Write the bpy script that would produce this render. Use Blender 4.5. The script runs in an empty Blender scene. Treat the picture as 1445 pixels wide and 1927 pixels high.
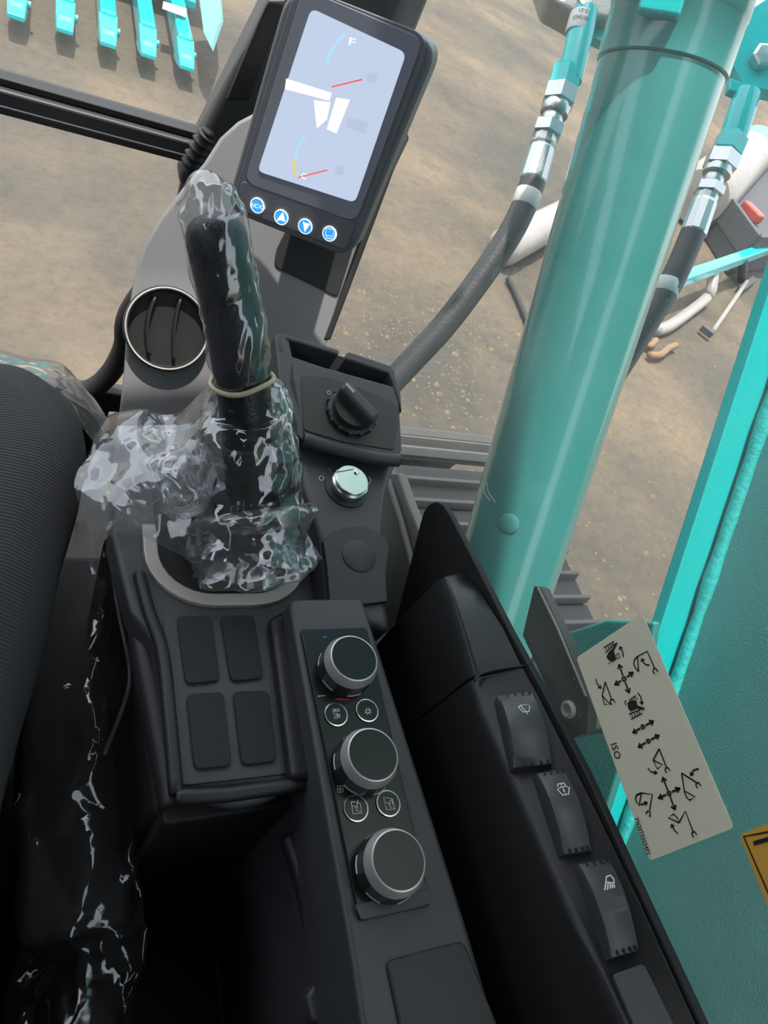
import bpy, bmesh, math, random
import numpy as np
from mathutils import Vector, Matrix, noise

random.seed(7)
scene = bpy.context.scene
COL = scene.collection

# ------------------------------------------------------------------ camera
W, H, F = 1445.0, 1927.0, 1350.0
CZ = 2.35                      # eye height above the yard
RC = np.array([[0.8891816301451024, -0.24319991212071546, 0.38756913106821894],
               [0.04447124324307999, -0.79709918431385, -0.6022086008108865],
               [0.4553881170352513, 0.5527085064576693, -0.6979505496469046]])
cam_d = bpy.data.cameras.new('camera')
cam = bpy.data.objects.new('camera', cam_d)
COL.objects.link(cam)
cam_d.sensor_fit = 'VERTICAL'
cam_d.sensor_height = 36.0
cam_d.lens = 36.0 * F / H
cam_d.clip_start = 0.01
cam_d.clip_end = 200
cam.matrix_world = Matrix(((RC[0][0], -RC[1][0], -RC[2][0], 0),
                           (RC[0][1], -RC[1][1], -RC[2][1], 0),
                           (RC[0][2], -RC[1][2], -RC[2][2], CZ),
                           (0, 0, 0, 1)))
scene.camera = cam

# ------------------------------------------------------------------ light
SUN = Vector((-0.10, 0.12, 0.985)).normalized()
world = bpy.data.worlds.new('sky')
scene.world = world
world.use_nodes = True
wn = world.node_tree.nodes
wl = world.node_tree.links
wn.clear()
wo = wn.new('ShaderNodeOutputWorld')
bg = wn.new('ShaderNodeBackground')
sky = wn.new('ShaderNodeTexSky')
sky.sky_type = 'NISHITA'
sky.sun_disc = False
sky.sun_elevation = math.asin(SUN.z)
sky.sun_rotation = math.atan2(SUN.x, SUN.y)
sky.air_density = 1.0
sky.dust_density = 3.0
sky.ozone_density = 0.6
bg.inputs['Strength'].default_value = 0.40
hz = wn.new('ShaderNodeMixRGB'); hz.inputs[0].default_value = 0.55; hz.inputs[2].default_value = (4.2, 4.1, 3.9, 1)
wl.new(sky.outputs[0], hz.inputs[1]); wl.new(hz.outputs[0], bg.inputs[0])
wl.new(bg.outputs[0], wo.inputs[0])
sun_d = bpy.data.lights.new('sun', 'SUN')
sun_d.energy = 4.6
sun_d.angle = math.radians(0.8)
sun_d.color = (1.0, 0.95, 0.87)
sun = bpy.data.objects.new('sun', sun_d)
sun.rotation_euler = SUN.to_track_quat('Z', 'Y').to_euler()
sun.location = (0, 0, 12)
COL.objects.link(sun)

scene.view_settings.view_transform = 'Standard'
scene.view_settings.look = 'None'
scene.view_settings.gamma = 1.0
scene.view_settings.use_curve_mapping = False
scene.view_settings.exposure = 0.50
scene.cycles.transparent_max_bounces = 32
scene.cycles.max_bounces = 10

# ------------------------------------------------------------------ rays: a photo pixel met with a real plane of the cab
def ray(px, py):
    return RC.T @ np.array([(px - W / 2) / F, (py - H / 2) / F, 1.0])
def PZ(px, py, z):
    d = ray(px, py); return Vector(d * (z / d[2]))
def PX(px, py, x):
    d = ray(px, py); return Vector(d * (x / d[0]))
def PY(px, py, y):
    d = ray(px, py); return Vector(d * (y / d[1]))
def PD(px, py, s):
    return Vector(ray(px, py) * s)
class Plane:
    def __init__(s, p, n):
        s.p = Vector(p); s.n = Vector(n).normalized()
    def __call__(s, px, py, off=0.0):
        d = Vector(ray(px, py)); q = s.p + s.n * off
        return d * (q.dot(s.n) / d.dot(s.n))
    def up(s, off):
        return Plane(s.p + s.n * off, s.n)

# ------------------------------------------------------------------ materials
def mat(name, col, rough=0.5, metal=0.0, bump=0.0, bscale=200.0, var=0.0, vscale=8.0, spec=0.5, emit=None, estr=0.0, coat=0.0):
    m = bpy.data.materials.new(name); m.use_nodes = True
    nt = m.node_tree; b = nt.nodes['Principled BSDF']
    b.inputs['Base Color'].default_value = (*col, 1)
    b.inputs['Roughness'].default_value = rough
    b.inputs['Metallic'].default_value = metal
    b.inputs['Specular IOR Level'].default_value = spec
    b.inputs['Coat Weight'].default_value = coat
    if emit:
        b.inputs['Emission Color'].default_value = (*emit, 1)
        b.inputs['Emission Strength'].default_value = estr
    tc = nt.nodes.new('ShaderNodeTexCoord')
    if var > 0:
        n = nt.nodes.new('ShaderNodeTexNoise'); n.inputs['Scale'].default_value = vscale; n.inputs['Detail'].default_value = 6
        nt.links.new(tc.outputs['Object'], n.inputs['Vector'])
        r = nt.nodes.new('ShaderNodeMixRGB')
        r.inputs[1].default_value = (*[c * (1 - var) for c in col], 1)
        r.inputs[2].default_value = (*[min(1, c * (1 + var)) for c in col], 1)
        nt.links.new(n.outputs['Fac'], r.inputs[0]); nt.links.new(r.outputs[0], b.inputs['Base Color'])
    if bump > 0:
        n2 = nt.nodes.new('ShaderNodeTexNoise'); n2.inputs['Scale'].default_value = bscale; n2.inputs['Detail'].default_value = 3
        nt.links.new(tc.outputs['Object'], n2.inputs['Vector'])
        bp = nt.nodes.new('ShaderNodeBump'); bp.inputs['Strength'].default_value = bump; bp.inputs['Distance'].default_value = 0.002
        nt.links.new(n2.outputs['Fac'], bp.inputs['Height']); nt.links.new(bp.outputs[0], b.inputs['Normal'])
    return m

M = {}
M['black'] = mat('black_plastic', (0.018, 0.019, 0.0195), 0.45, bump=0.12, bscale=1400)
M['charcoal'] = mat('charcoal_plastic', (0.050, 0.052, 0.056), 0.45, bump=0.12, bscale=1400)
M['matte'] = mat('matte_black', (0.010, 0.0108, 0.011), 0.65, bump=0.1, bscale=1200)
M['rocker'] = mat('rocker_plastic', (0.05, 0.052, 0.056), 0.36, bump=0.06, bscale=1400)
M['fairing'] = mat('fairing_plastic', (0.011, 0.012, 0.0125), 0.36, bump=0.08, bscale=1400)
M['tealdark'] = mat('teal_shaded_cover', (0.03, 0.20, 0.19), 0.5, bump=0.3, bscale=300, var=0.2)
M['barrel'] = mat('dusty_barrel_paint', (0.055, 0.28, 0.265), 0.16, bump=0.08, bscale=520, var=0.12, vscale=9, coat=0.6)
M['rubberpad'] = mat('pad_rubber', (0.017, 0.018, 0.018), 0.75, bump=0.2, bscale=1800)
M['grey'] = mat('grey_plastic', (0.20, 0.195, 0.205), 0.5, bump=0.1, bscale=1500)
M['sill'] = mat('grey_sill', (0.26, 0.245, 0.225), 0.7, var=0.15)
M['gloss'] = mat('gloss_black', (0.006, 0.010, 0.009), 0.24, spec=0.35)
M['brushed'] = mat('brushed_ring', (0.62, 0.60, 0.57), 0.36, 0.55, bump=0.1, bscale=900)
M['chrome'] = mat('bright_metal', (0.75, 0.74, 0.72), 0.22, 1.0, bump=0.05, bscale=600)
M['keycap'] = mat('plated_metal', (0.66, 0.72, 0.66), 0.25, 1.0)
M['zinc'] = mat('zinc_fitting', (0.55, 0.57, 0.58), 0.32, 0.9, bump=0.1, bscale=300)
M['cast'] = mat('cast_block', (0.45, 0.44, 0.42), 0.55, 0.6, bump=0.4, bscale=250)
M['ventring'] = mat('vent_ring_silver', (0.55, 0.52, 0.48), 0.3, 0.1)
M['satin'] = mat('satin_trim', (0.46, 0.42, 0.38), 0.38, 0.35)
M['teal'] = mat('teal_paint', (0.005, 0.53, 0.54), 0.16, bump=0.04, bscale=160, var=0.06, vscale=5, coat=0.3)
M['teal_rough'] = mat('teal_weld', (0.03, 0.50, 0.48), 0.35, bump=0.9, bscale=110)
M['tealdust'] = mat('teal_dusty', (0.085, 0.31, 0.30), 0.4, bump=0.25, bscale=420, var=0.12, vscale=12)
M['hose'] = mat('hose_rubber', (0.042, 0.044, 0.047), 0.5, bump=0.3, bscale=260, var=0.2, vscale=20)
M['band'] = mat('white_band', (0.62, 0.62, 0.60), 0.5, var=0.1, vscale=90)
M['rubber'] = mat('black_rubber', (0.018, 0.018, 0.019), 0.6)
M['elastic'] = mat('elastic_band', (0.52, 0.46, 0.30), 0.45)
M['steel'] = mat('track_steel', (0.026, 0.025, 0.023), 0.6, 0.0, bump=0.5, bscale=70, var=0.25, vscale=18)
M['ridge'] = mat('worn_steel', (0.085, 0.082, 0.076), 0.5, 0.2, bump=0.4, bscale=90, var=0.2, vscale=30)
M['frame'] = mat('dark_frame', (0.018, 0.020, 0.019), 0.5, bump=0.2, bscale=200, var=0.2)
M['cream'] = mat('sticker_cream', (0.90, 0.83, 0.71), 0.5)
M['yellow'] = mat('sticker_yellow', (0.88, 0.56, 0.12), 0.45)
M['ink'] = mat('ink', (0.02, 0.018, 0.016), 0.6)
M['print'] = mat('white_print', (0.72, 0.73, 0.70), 0.5)
M['printdim'] = mat('grey_print', (0.36, 0.38, 0.36), 0.5)
M['redprint'] = mat('red_print', (0.30, 0.02, 0.03), 0.5)
M['blueprint'] = mat('blue_print', (0.02, 0.10, 0.40), 0.5)
M['blue'] = mat('blue_button', (0.03, 0.30, 0.75), 0.3, emit=(0.05, 0.34, 0.85), estr=0.6)
M['seatfab'] = mat('seat_fabric', (0.046, 0.045, 0.046), 0.85)
M['bottle'] = mat('white_bottle', (0.27, 0.245, 0.22), 0.35, var=0.15, vscale=6)
M['bluecap'] = mat('blue_plastic', (0.10, 0.32, 0.62), 0.4)
M['red'] = mat('red_plastic', (0.55, 0.10, 0.08), 0.45)
M['rust'] = mat('rusty_steel', (0.20, 0.125, 0.065), 0.8, bump=0.5, bscale=60, var=0.4, vscale=30)
M['box'] = mat('dark_box', (0.06, 0.06, 0.065), 0.6, var=0.3, vscale=15)
M['cover'] = mat('mat_rubber', (0.012, 0.012, 0.012), 0.8)
M['liner'] = mat('cab_liner', (0.06, 0.06, 0.062), 0.8)
M['needle'] = mat('needle', (0.8, 0.05, 0.05), 0.4, emit=(0.9, 0.10, 0.10), estr=0.55)
M['gaugey'] = mat('gauge_yellow', (0.6, 0.5, 0.1), 0.4, emit=(0.62, 0.56, 0.20), estr=0.6)
M['gaugeb'] = mat('gauge_blue', (0.3, 0.5, 0.7), 0.4, emit=(0.30, 0.46, 0.66), estr=0.8)
M['ui_refl_white'] = mat('display_and_reflection_white', (0.8, 0.8, 0.8), 0.4, emit=(1.0, 0.96, 0.90), estr=0.75)  # display lettering and button marks, also the reflections painted on the screen
M['uigrey'] = mat('display_grey', (0.4, 0.42, 0.5), 0.4, emit=(0.40, 0.46, 0.58), estr=0.7)

def paper(name):
    m = M[name]; nt = m.node_tree; b = nt.nodes['Principled BSDF']; out = nt.nodes['Material Output']
    t = nt.nodes.new('ShaderNodeBsdfTranslucent'); t.inputs[0].default_value = b.inputs['Base Color'].default_value
    x = nt.nodes.new('ShaderNodeMixShader'); x.inputs[0].default_value = 0.5
    nt.links.new(b.outputs[0], x.inputs[1]); nt.links.new(t.outputs[0], x.inputs[2]); nt.links.new(x.outputs[0], out.inputs[0])
paper('cream'); paper('yellow')

# ribbed seat cloth
def ribs():
    m = M['seatfab']; nt = m.node_tree; b = nt.nodes['Principled BSDF']
    tc = nt.nodes.new('ShaderNodeTexCoord'); mp = nt.nodes.new('ShaderNodeMapping')
    mp.inputs['Rotation'].default_value = (0, 0, math.radians(4))
    w = nt.nodes.new('ShaderNodeTexWave'); w.bands_direction = 'Y'; w.inputs['Scale'].default_value = 110
    w.inputs['Distortion'].default_value = 0.6; w.inputs['Detail'].default_value = 1
    bp = nt.nodes.new('ShaderNodeBump'); bp.inputs['Strength'].default_value = 0.55; bp.inputs['Distance'].default_value = 0.002
    nt.links.new(tc.outputs['Object'], mp.inputs[0]); nt.links.new(mp.outputs[0], w.inputs['Vector'])
    nt.links.new(w.outputs['Fac'], bp.inputs['Height']); nt.links.new(bp.outputs[0], b.inputs['Normal'])
ribs()

def concrete():
    m = bpy.data.materials.new('dusty_concrete'); m.use_nodes = True
    nt = m.node_tree; b = nt.nodes['Principled BSDF']; L = nt.links.new
    tc = nt.nodes.new('ShaderNodeTexCoord')
    def nz(s, d=8, rough=0.6):
        n = nt.nodes.new('ShaderNodeTexNoise'); n.inputs['Scale'].default_value = s; n.inputs['Detail'].default_value = d
        n.inputs['Roughness'].default_value = rough; L(tc.outputs['Object'], n.inputs['Vector']); return n
    def ramp(fac, stops):
        r = nt.nodes.new('ShaderNodeValToRGB'); e = r.color_ramp.elements
        e[0].position, e[0].color = stops[0][0], (*stops[0][1], 1)
        e[1].position, e[1].color = stops[-1][0], (*stops[-1][1], 1)
        for p, c in stops[1:-1]:
            k = e.new(p); k.color = (*c, 1)
        L(fac, r.inputs[0]); return r
    base = ramp(nz(0.55).outputs['Fac'], [(0.36, (0.070, 0.061, 0.047)), (0.5, (0.112, 0.090, 0.064)), (0.64, (0.178, 0.132, 0.083))])
    fine = ramp(nz(14, 12, 0.82).outputs['Fac'], [(0.32, (0.55, 0.55, 0.56)), (0.52, (1, 1, 1)), (0.72, (1.3, 1.22, 1.1))])
    mul = nt.nodes.new('ShaderNodeMixRGB'); mul.blend_type = 'MULTIPLY'; mul.inputs[0].default_value = 0.8
    L(base.outputs[0], mul.inputs[1]); L(fine.outputs[0], mul.inputs[2])
    stain = ramp(nz(1.7, 5).outputs['Fac'], [(0.56, (0, 0, 0)), (0.72, (0.55, 0.55, 0.55))])
    mx = nt.nodes.new('ShaderNodeMixRGB'); L(stain.outputs[0], mx.inputs[0]); L(mul.outputs[0], mx.inputs[1]); mx.inputs[2].default_value = (0.042, 0.039, 0.033, 1)
    spl = ramp(nz(2.3, 3).outputs['Fac'], [(0.70, (0, 0, 0)), (0.78, (0.6, 0.6, 0.6))])
    mx2 = nt.nodes.new('ShaderNodeMixRGB'); L(spl.outputs[0], mx2.inputs[0]); L(mx.outputs[0], mx2.inputs[1]); mx2.inputs[2].default_value = (0.06, 0.10, 0.085, 1)
    L(mx2.outputs[0], b.inputs['Base Color'])
    b.inputs['Roughness'].default_value = 0.85
    bp = nt.nodes.new('ShaderNodeBump'); bp.inputs['Strength'].default_value = 0.8; bp.inputs['Distance'].default_value = 0.04
    L(nz(7, 12, 0.78).outputs['Fac'], bp.inputs['Height']); L(bp.outputs[0], b.inputs['Normal'])
    return m
M['ground'] = concrete()

def two_sided_fresnel(nt, ior):
    L = nt.links.new
    g = nt.nodes.new('ShaderNodeNewGeometry')
    mr = nt.nodes.new('ShaderNodeMapRange'); mr.inputs[3].default_value = ior; mr.inputs[4].default_value = 1.0 / ior
    L(g.outputs['Backfacing'], mr.inputs[0])
    fr = nt.nodes.new('ShaderNodeFresnel'); L(mr.outputs[0], fr.inputs['IOR'])
    return fr
def glass_mat(name, dust_veil, speck, tint=(0.93, 0.96, 0.95)):  # dust on the glass, thickened to stand in for the reflected haze
    m = bpy.data.materials.new(name); m.use_nodes = True
    nt = m.node_tree; nt.nodes.clear(); L = nt.links.new
    out = nt.nodes.new('ShaderNodeOutputMaterial')
    tr = nt.nodes.new('ShaderNodeBsdfTransparent'); tr.inputs[0].default_value = (*tint, 1)
    gl = nt.nodes.new('ShaderNodeBsdfGlossy'); gl.inputs['Roughness'].default_value = 0.02
    fr = two_sided_fresnel(nt, 1.25)
    m1 = nt.nodes.new('ShaderNodeMixShader'); L(fr.outputs[0], m1.inputs[0]); L(tr.outputs[0], m1.inputs[1]); L(gl.outputs[0], m1.inputs[2])
    df = nt.nodes.new('ShaderNodeBsdfDiffuse'); df.inputs[0].default_value = (0.75, 0.74, 0.70, 1)
    tl = nt.nodes.new('ShaderNodeBsdfTranslucent'); tl.inputs[0].default_value = (0.75, 0.74, 0.70, 1)
    m2 = nt.nodes.new('ShaderNodeMixShader'); m2.inputs[0].default_value = 0.5; L(df.outputs[0], m2.inputs[1]); L(tl.outputs[0], m2.inputs[2])
    tc = nt.nodes.new('ShaderNodeTexCoord')
    n1 = nt.nodes.new('ShaderNodeTexNoise'); n1.inputs['Scale'].default_value = 7; n1.inputs['Detail'].default_value = 4
    L(tc.outputs['Object'], n1.inputs['Vector'])
    a = nt.nodes.new('ShaderNodeMapRange'); a.inputs[1].default_value = 0.3; a.inputs[2].default_value = 0.75
    a.inputs[3].default_value = dust_veil * 0.4; a.inputs[4].default_value = dust_veil * 1.5; L(n1.outputs['Fac'], a.inputs[0])
    n2 = nt.nodes.new('ShaderNodeTexNoise'); n2.inputs['Scale'].default_value = 420; n2.inputs['Detail'].default_value = 1
    L(tc.outputs['Object'], n2.inputs['Vector'])
    c = nt.nodes.new('ShaderNodeMapRange'); c.inputs[1].default_value = 0.68; c.inputs[2].default_value = 0.80
    c.inputs[3].default_value = 0.0; c.inputs[4].default_value = speck; L(n2.outputs['Fac'], c.inputs[0])
    s = nt.nodes.new('ShaderNodeMath'); s.operation = 'ADD'; s.use_clamp = True; L(a.outputs[0], s.inputs[0]); L(c.outputs[0], s.inputs[1])
    m3 = nt.nodes.new('ShaderNodeMixShader'); L(s.outputs[0], m3.inputs[0]); L(m1.outputs[0], m3.inputs[1]); L(m2.outputs[0], m3.inputs[2])
    L(m3.outputs[0], out.inputs[0])
    return m
M['sideglass'] = glass_mat('side_window_glass', 0.11, 0.35)
M['frontglass'] = glass_mat('windscreen_glass', 0.09, 0.10)

def film_mat(name, haze, gloss, rough, tint=(0.93, 0.94, 0.95), stretch=(1, 1, 1), fs=30):
    m = bpy.data.materials.new(name); m.use_nodes = True
    nt = m.node_tree; nt.nodes.clear(); L = nt.links.new
    out = nt.nodes.new('ShaderNodeOutputMaterial')
    tr = nt.nodes.new('ShaderNodeBsdfTransparent'); tr.inputs[0].default_value = (*tint, 1)
    gl = nt.nodes.new('ShaderNodeBsdfGlossy'); gl.inputs['Roughness'].default_value = rough
    fr = two_sided_fresnel(nt, 1.45)
    ad = nt.nodes.new('ShaderNodeMath'); ad.operation = 'ADD'; ad.use_clamp = True; ad.inputs[1].default_value = gloss; L(fr.outputs[0], ad.inputs[0])
    m1 = nt.nodes.new('ShaderNodeMixShader'); L(ad.outputs[0], m1.inputs[0]); L(tr.outputs[0], m1.inputs[1]); L(gl.outputs[0], m1.inputs[2])
    df = nt.nodes.new('ShaderNodeBsdfDiffuse'); df.inputs[0].default_value = (0.8, 0.8, 0.8, 1)
    tl = nt.nodes.new('ShaderNodeBsdfTranslucent'); tl.inputs[0].default_value = (0.8, 0.8, 0.8, 1)
    m2 = nt.nodes.new('ShaderNodeMixShader'); m2.inputs[0].default_value = 0.5; L(df.outputs[0], m2.inputs[1]); L(tl.outputs[0], m2.inputs[2])
    m3 = nt.nodes.new('ShaderNodeMixShader'); m3.inputs[0].default_value = haze
    L(m1.outputs[0], m3.inputs[1]); L(m2.outputs[0], m3.inputs[2]); L(m3.outputs[0], out.inputs[0])
    tc = nt.nodes.new('ShaderNodeTexCoord'); mp = nt.nodes.new('ShaderNodeMapping'); mp.inputs['Scale'].default_value = stretch
    L(tc.outputs['Object'], mp.inputs[0])
    nz = nt.nodes.new('ShaderNodeTexNoise'); nz.inputs['Scale'].default_value = 18; nz.inputs['Detail'].default_value = 2
    L(mp.outputs[0], nz.inputs['Vector'])
    mv = nt.nodes.new('ShaderNodeMixRGB'); mv.inputs[0].default_value = 0.04; L(mp.outputs[0], mv.inputs[1]); L(nz.outputs['Color'], mv.inputs[2])
    v = nt.nodes.new('ShaderNodeTexNoise'); v.noise_type = 'RIDGED_MULTIFRACTAL'; v.inputs['Scale'].default_value = fs
    v.inputs['Detail'].default_value = 2.5; v.inputs['Roughness'].default_value = 0.45; L(mv.outputs[0], v.inputs['Vector'])
    hs = nt.nodes.new('ShaderNodeMath'); hs.operation = 'MULTIPLY'; hs.inputs[1].default_value = 1.0; L(v.outputs['Fac'], hs.inputs[0])
    bp = nt.nodes.new('ShaderNodeBump'); bp.inputs['Strength'].default_value = 1.0; bp.inputs['Distance'].default_value = 0.18 / fs
    L(hs.outputs[0], bp.inputs['Height']); L(bp.outputs[0], gl.inputs['Normal'])
    return m
M['film'] = film_mat('clear_film', 0.02, 0.17, 0.06, fs=50)
M['filmgrip'] = film_mat('grip_film', 0.03, 0.15, 0.08, stretch=(1.5, 0.6, 0.5), fs=36)
M['filmbag'] = film_mat('crumpled_film', 0.10, 0.12, 0.07, fs=44)
M['filmseat'] = film_mat('seat_film', 0.015, 0.09, 0.10, fs=40)

def screen_mat():
    m = bpy.data.materials.new('lcd_display'); m.use_nodes = True
    nt = m.node_tree; b = nt.nodes['Principled BSDF']; L = nt.links.new
    b.inputs['Base Color'].default_value = (0.02, 0.02, 0.025, 1); b.inputs['Roughness'].default_value = 0.12
    b.inputs['Emission Color'].default_value = (0.52, 0.61, 0.78, 1)
    b.inputs['Emission Strength'].default_value = 0.74
    return m
M['screen'] = screen_mat()
M['screenglass'] = mat('display_glass', (0.24, 0.255, 0.30), 0.18)
M['monbody'] = mat('monitor_plastic', (0.14, 0.148, 0.162), 0.42, bump=0.1, bscale=1500)

# ------------------------------------------------------------------ mesh helpers (points are relative to the eye; CZ lifts them)
OFF = Vector((0, 0, CZ))
def link(name, me, m, parent=None, smooth=False):
    o = bpy.data.objects.new(name, me)
    if m is not None:
        me.materials.append(M[m] if isinstance(m, str) else m)
    if smooth:
        for p in me.polygons: p.use_smooth = True
    COL.objects.link(o)
    if parent is not None:
        o.parent = parent
        if parent.type == 'EMPTY':
            o.location = -parent.location
    return o
def mk(name, verts, faces, m, parent=None, smooth=False, bevel=0.0, seg=2, solid=0.0, offset=True):
    me = bpy.data.meshes.new(name)
    me.from_pydata([tuple(Vector(v) + OFF) if offset else tuple(v) for v in verts], [], faces)
    bm = bmesh.new(); bm.from_mesh(me)
    bmesh.ops.recalc_face_normals(bm, faces=bm.faces); bm.to_mesh(me); bm.free()
    o = link(name, me, m, parent, smooth)
    if solid:
        s = o.modifiers.new('solid', 'SOLIDIFY'); s.thickness = solid; s.offset = 0
    if bevel:
        b = o.modifiers.new('bevel', 'BEVEL'); b.width = bevel; b.segments = seg; b.limit_method = 'ANGLE'
        b.angle_limit = math.radians(35); b.harden_normals = True
        for p in me.polygons: p.use_smooth = True
    return o
def thing(name, label, cat, base, group=None, kind=None):
    o = bpy.data.objects.new(name, None); COL.objects.link(o)
    o.location = Vector(base) + OFF; o.empty_display_size = 0.05
    tag(o, label, cat, group, kind)
    return o
def tag(o, label=None, cat=None, group=None, kind=None):
    if label: o['label'] = label
    if cat: o['category'] = cat
    if group: o['group'] = group
    if kind: o['kind'] = kind
    return o
def struct(o, label=None):
    o['kind'] = 'structure'
    if label: o['label'] = label
    return o
def slab(name, top, n, thick, m, parent=None, bevel=0.0, seg=2):
    """prism: top outline, extruded by thick against n"""
    n = Vector(n).normalized(); k = len(top)
    v = list(top) + [p - n * thick for p in top]
    f = [tuple(range(k)), tuple(range(2 * k - 1, k - 1, -1))]
    for i in range(k):
        j = (i + 1) % k
        f.append((i, i + k, j + k, j))
    return mk(name, v, f, m, parent, bevel=bevel, seg=seg)
def geo_slab(top, n, thick):
    n = Vector(n).normalized(); k = len(top)
    v = list(top) + [p - n * thick for p in top]
    f = [tuple(range(k)), tuple(range(2 * k - 1, k - 1, -1))] + [(i, i + k, (i + 1) % k + k, (i + 1) % k) for i in range(k)]
    return v, f
def join(geos):
    V, Fc = [], []
    for v, f in geos:
        b = len(V); V += list(v); Fc += [tuple(i + b for i in q) for q in f]
    return V, Fc
def rounded(pts, r, n=4):
    """round the corners of a closed 3D outline"""
    out = []; k = len(pts)
    for i in range(k):
        p = pts[i]; a = pts[i - 1] - p; b = pts[(i + 1) % k] - p
        rr = min(r, a.length * 0.45, b.length * 0.45)
        A = p + a.normalized() * rr; B = p + b.normalized() * rr
        for t in range(n + 1):
            s = t / n
            out.append(A * (1 - s) ** 2 + p * 2 * s * (1 - s) + B * s ** 2)
    return out
def smooth_path(pts, sub=6):
    P = [Vector(p) for p in pts]; out = []
    for i in range(len(P) - 1):
        p0 = P[max(i - 1, 0)]; p1 = P[i]; p2 = P[i + 1]; p3 = P[min(i + 2, len(P) - 1)]
        for s in range(sub):
            t = s / sub
            out.append(0.5 * ((2 * p1) + (p2 - p0) * t + (2 * p0 - 5 * p1 + 4 * p2 - p3) * t * t + (3 * p1 - p0 - 3 * p2 + p3) * t ** 3))
    out.append(P[-1]); return out
def geo_tube(path, rad, seg=14, cap=True, squash=None):
    path = [Vector(p) for p in path]; n = len(path)
    rads = rad if isinstance(rad, (list, tuple)) else [rad] * n
    V, Fc = [], []; prev = None
    for i, p in enumerate(path):
        t = (path[min(i + 1, n - 1)] - path[max(i - 1, 0)]).normalized()
        if prev is None:
            a = t.cross(Vector((0, 0, 1)))
            if a.length < 1e-3: a = t.cross(Vector((1, 0, 0)))
            a.normalize()
        else:
            a = (prev - t * prev.dot(t)).normalized()
        prev = a; b = t.cross(a)
        for s in range(seg):
            th = 2 * math.pi * s / seg
            V.append(p + (a * math.cos(th) + b * math.sin(th) * (squash or 1)) * rads[i])
    for i in range(n - 1):
        for s in range(seg):
            s2 = (s + 1) % seg
            Fc.append((i * seg + s, i * seg + s2, (i + 1) * seg + s2, (i + 1) * seg + s))
    if cap:
        Fc.append(tuple(range(seg))); Fc.append(tuple((n - 1) * seg + s for s in range(seg)))
    return V, Fc
def tube(name, path, rad, m, parent=None, seg=14, cap=True, smooth=True, squash=None):
    v, f = geo_tube(path, rad, seg, cap, squash)
    return mk(name, v, f, m, parent, smooth=smooth)
def basis(n):
    n = Vector(n).normalized()
    a = Vector((1, 0, 0)); a = (a - n * a.dot(n))
    if a.length < 1e-2: a = Vector((0, 1, 0)) - n * n.y
    a.normalize(); return a, n.cross(a), n
def geo_lathe(c, n, prof, seg=40, a0=0.0, a1=2 * math.pi, ring=False):
    a, b, n = basis(n); c = Vector(c); V, Fc = [], []; k = len(prof)
    full = abs(a1 - a0 - 2 * math.pi) < 1e-6
    cnt = seg if full else seg + 1
    for s in range(cnt):
        th = a0 + (a1 - a0) * s / seg
        d = a * math.cos(th) + b * math.sin(th)
        for r, h in prof: V.append(c + d * r + n * h)
    for s in range(seg):
        s2 = (s + 1) % cnt
        for i in range(k - 1):
            Fc.append((s * k + i, s2 * k + i, s2 * k + i + 1, s * k + i + 1))
    if ring:
        for s in range(seg):
            s2 = (s + 1) % cnt
            Fc.append((s * k + k - 1, s2 * k + k - 1, s2 * k, s * k))
    elif full:
        for i in (0, k - 1):
            if prof[i][0] > 1e-5: Fc.append(tuple(s * k + i for s in range(cnt)))
    return V, Fc
def lathe(name, c, n, prof, m, parent=None, seg=40, smooth=True, bevel=0, a0=0.0, a1=2 * math.pi, ring=False):
    v, f = geo_lathe(c, n, prof, seg, a0, a1, ring)
    o = mk(name, v, f, m, parent, smooth=smooth, bevel=bevel)
    if smooth and not bevel:
        e = o.modifiers.new('edge', 'EDGE_SPLIT'); e.split_angle = math.radians(40)
    return o
def geo_box(a, b):
    x0, y0, z0 = a; x1, y1, z1 = b
    v = [Vector(p) for p in ((x0, y0, z0), (x1, y0, z0), (x1, y1, z0), (x0, y1, z0), (x0, y0, z1), (x1, y0, z1), (x1, y1, z1), (x0, y1, z1))]
    return v, [(0, 3, 2, 1), (4, 5, 6, 7), (0, 1, 5, 4), (1, 2, 6, 5), (2, 3, 7, 6), (3, 0, 4, 7)]
def box(name, a, b, m, parent=None, bevel=0.0):
    v, f = geo_box(a, b); return mk(name, v, f, m, parent, bevel=bevel)
def bar3(a, b, w, h, upv):
    a = Vector(a); b = Vector(b); t = (b - a).normalized(); s = t.cross(Vector(upv)).normalized(); u = s.cross(t)
    v = []
    for p in (a, b):
        for i, j in ((-1, -1), (1, -1), (1, 1), (-1, 1)): v.append(p + s * (i * w / 2) + u * (j * h / 2))
    return v, [(0, 1, 2, 3), (7, 6, 5, 4), (0, 4, 5, 1), (1, 5, 6, 2), (2, 6, 7, 3), (3, 7, 4, 0)]
def strokes(name, lines, w, n, m, parent=None, th=0.0002):
    """flat printed lines on a surface: ribbons a hair above it"""
    n = Vector(n).normalized(); G = []
    for ln in lines:
        P = [Vector(p) for p in ln]
        L_, R_ = [], []
        for i, p in enumerate(P):
            t = (P[min(i + 1, len(P) - 1)] - P[max(i - 1, 0)])
            if len(P) > 2 and (P[0] - P[-1]).length < 1e-6 and i in (0, len(P) - 1):
                t = P[1] - P[-2]
            s = n.cross(t).normalized() * (w / 2)
            L_.append(p + s + n * th); R_.append(p - s + n * th)
        k = len(P); v = L_ + R_
        G.append((v, [(i, i + 1, k + i + 1, k + i) for i in range(k - 1)]))
    v, f = join(G)
    return mk(name, v, f, m, parent)
def flat(name, pts, n, m, parent=None, th=0.0002):
    n = Vector(n).normalized()
    return mk(name, [Vector(p) + n * th for p in pts], [tuple(range(len(pts)))], m, parent)
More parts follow.
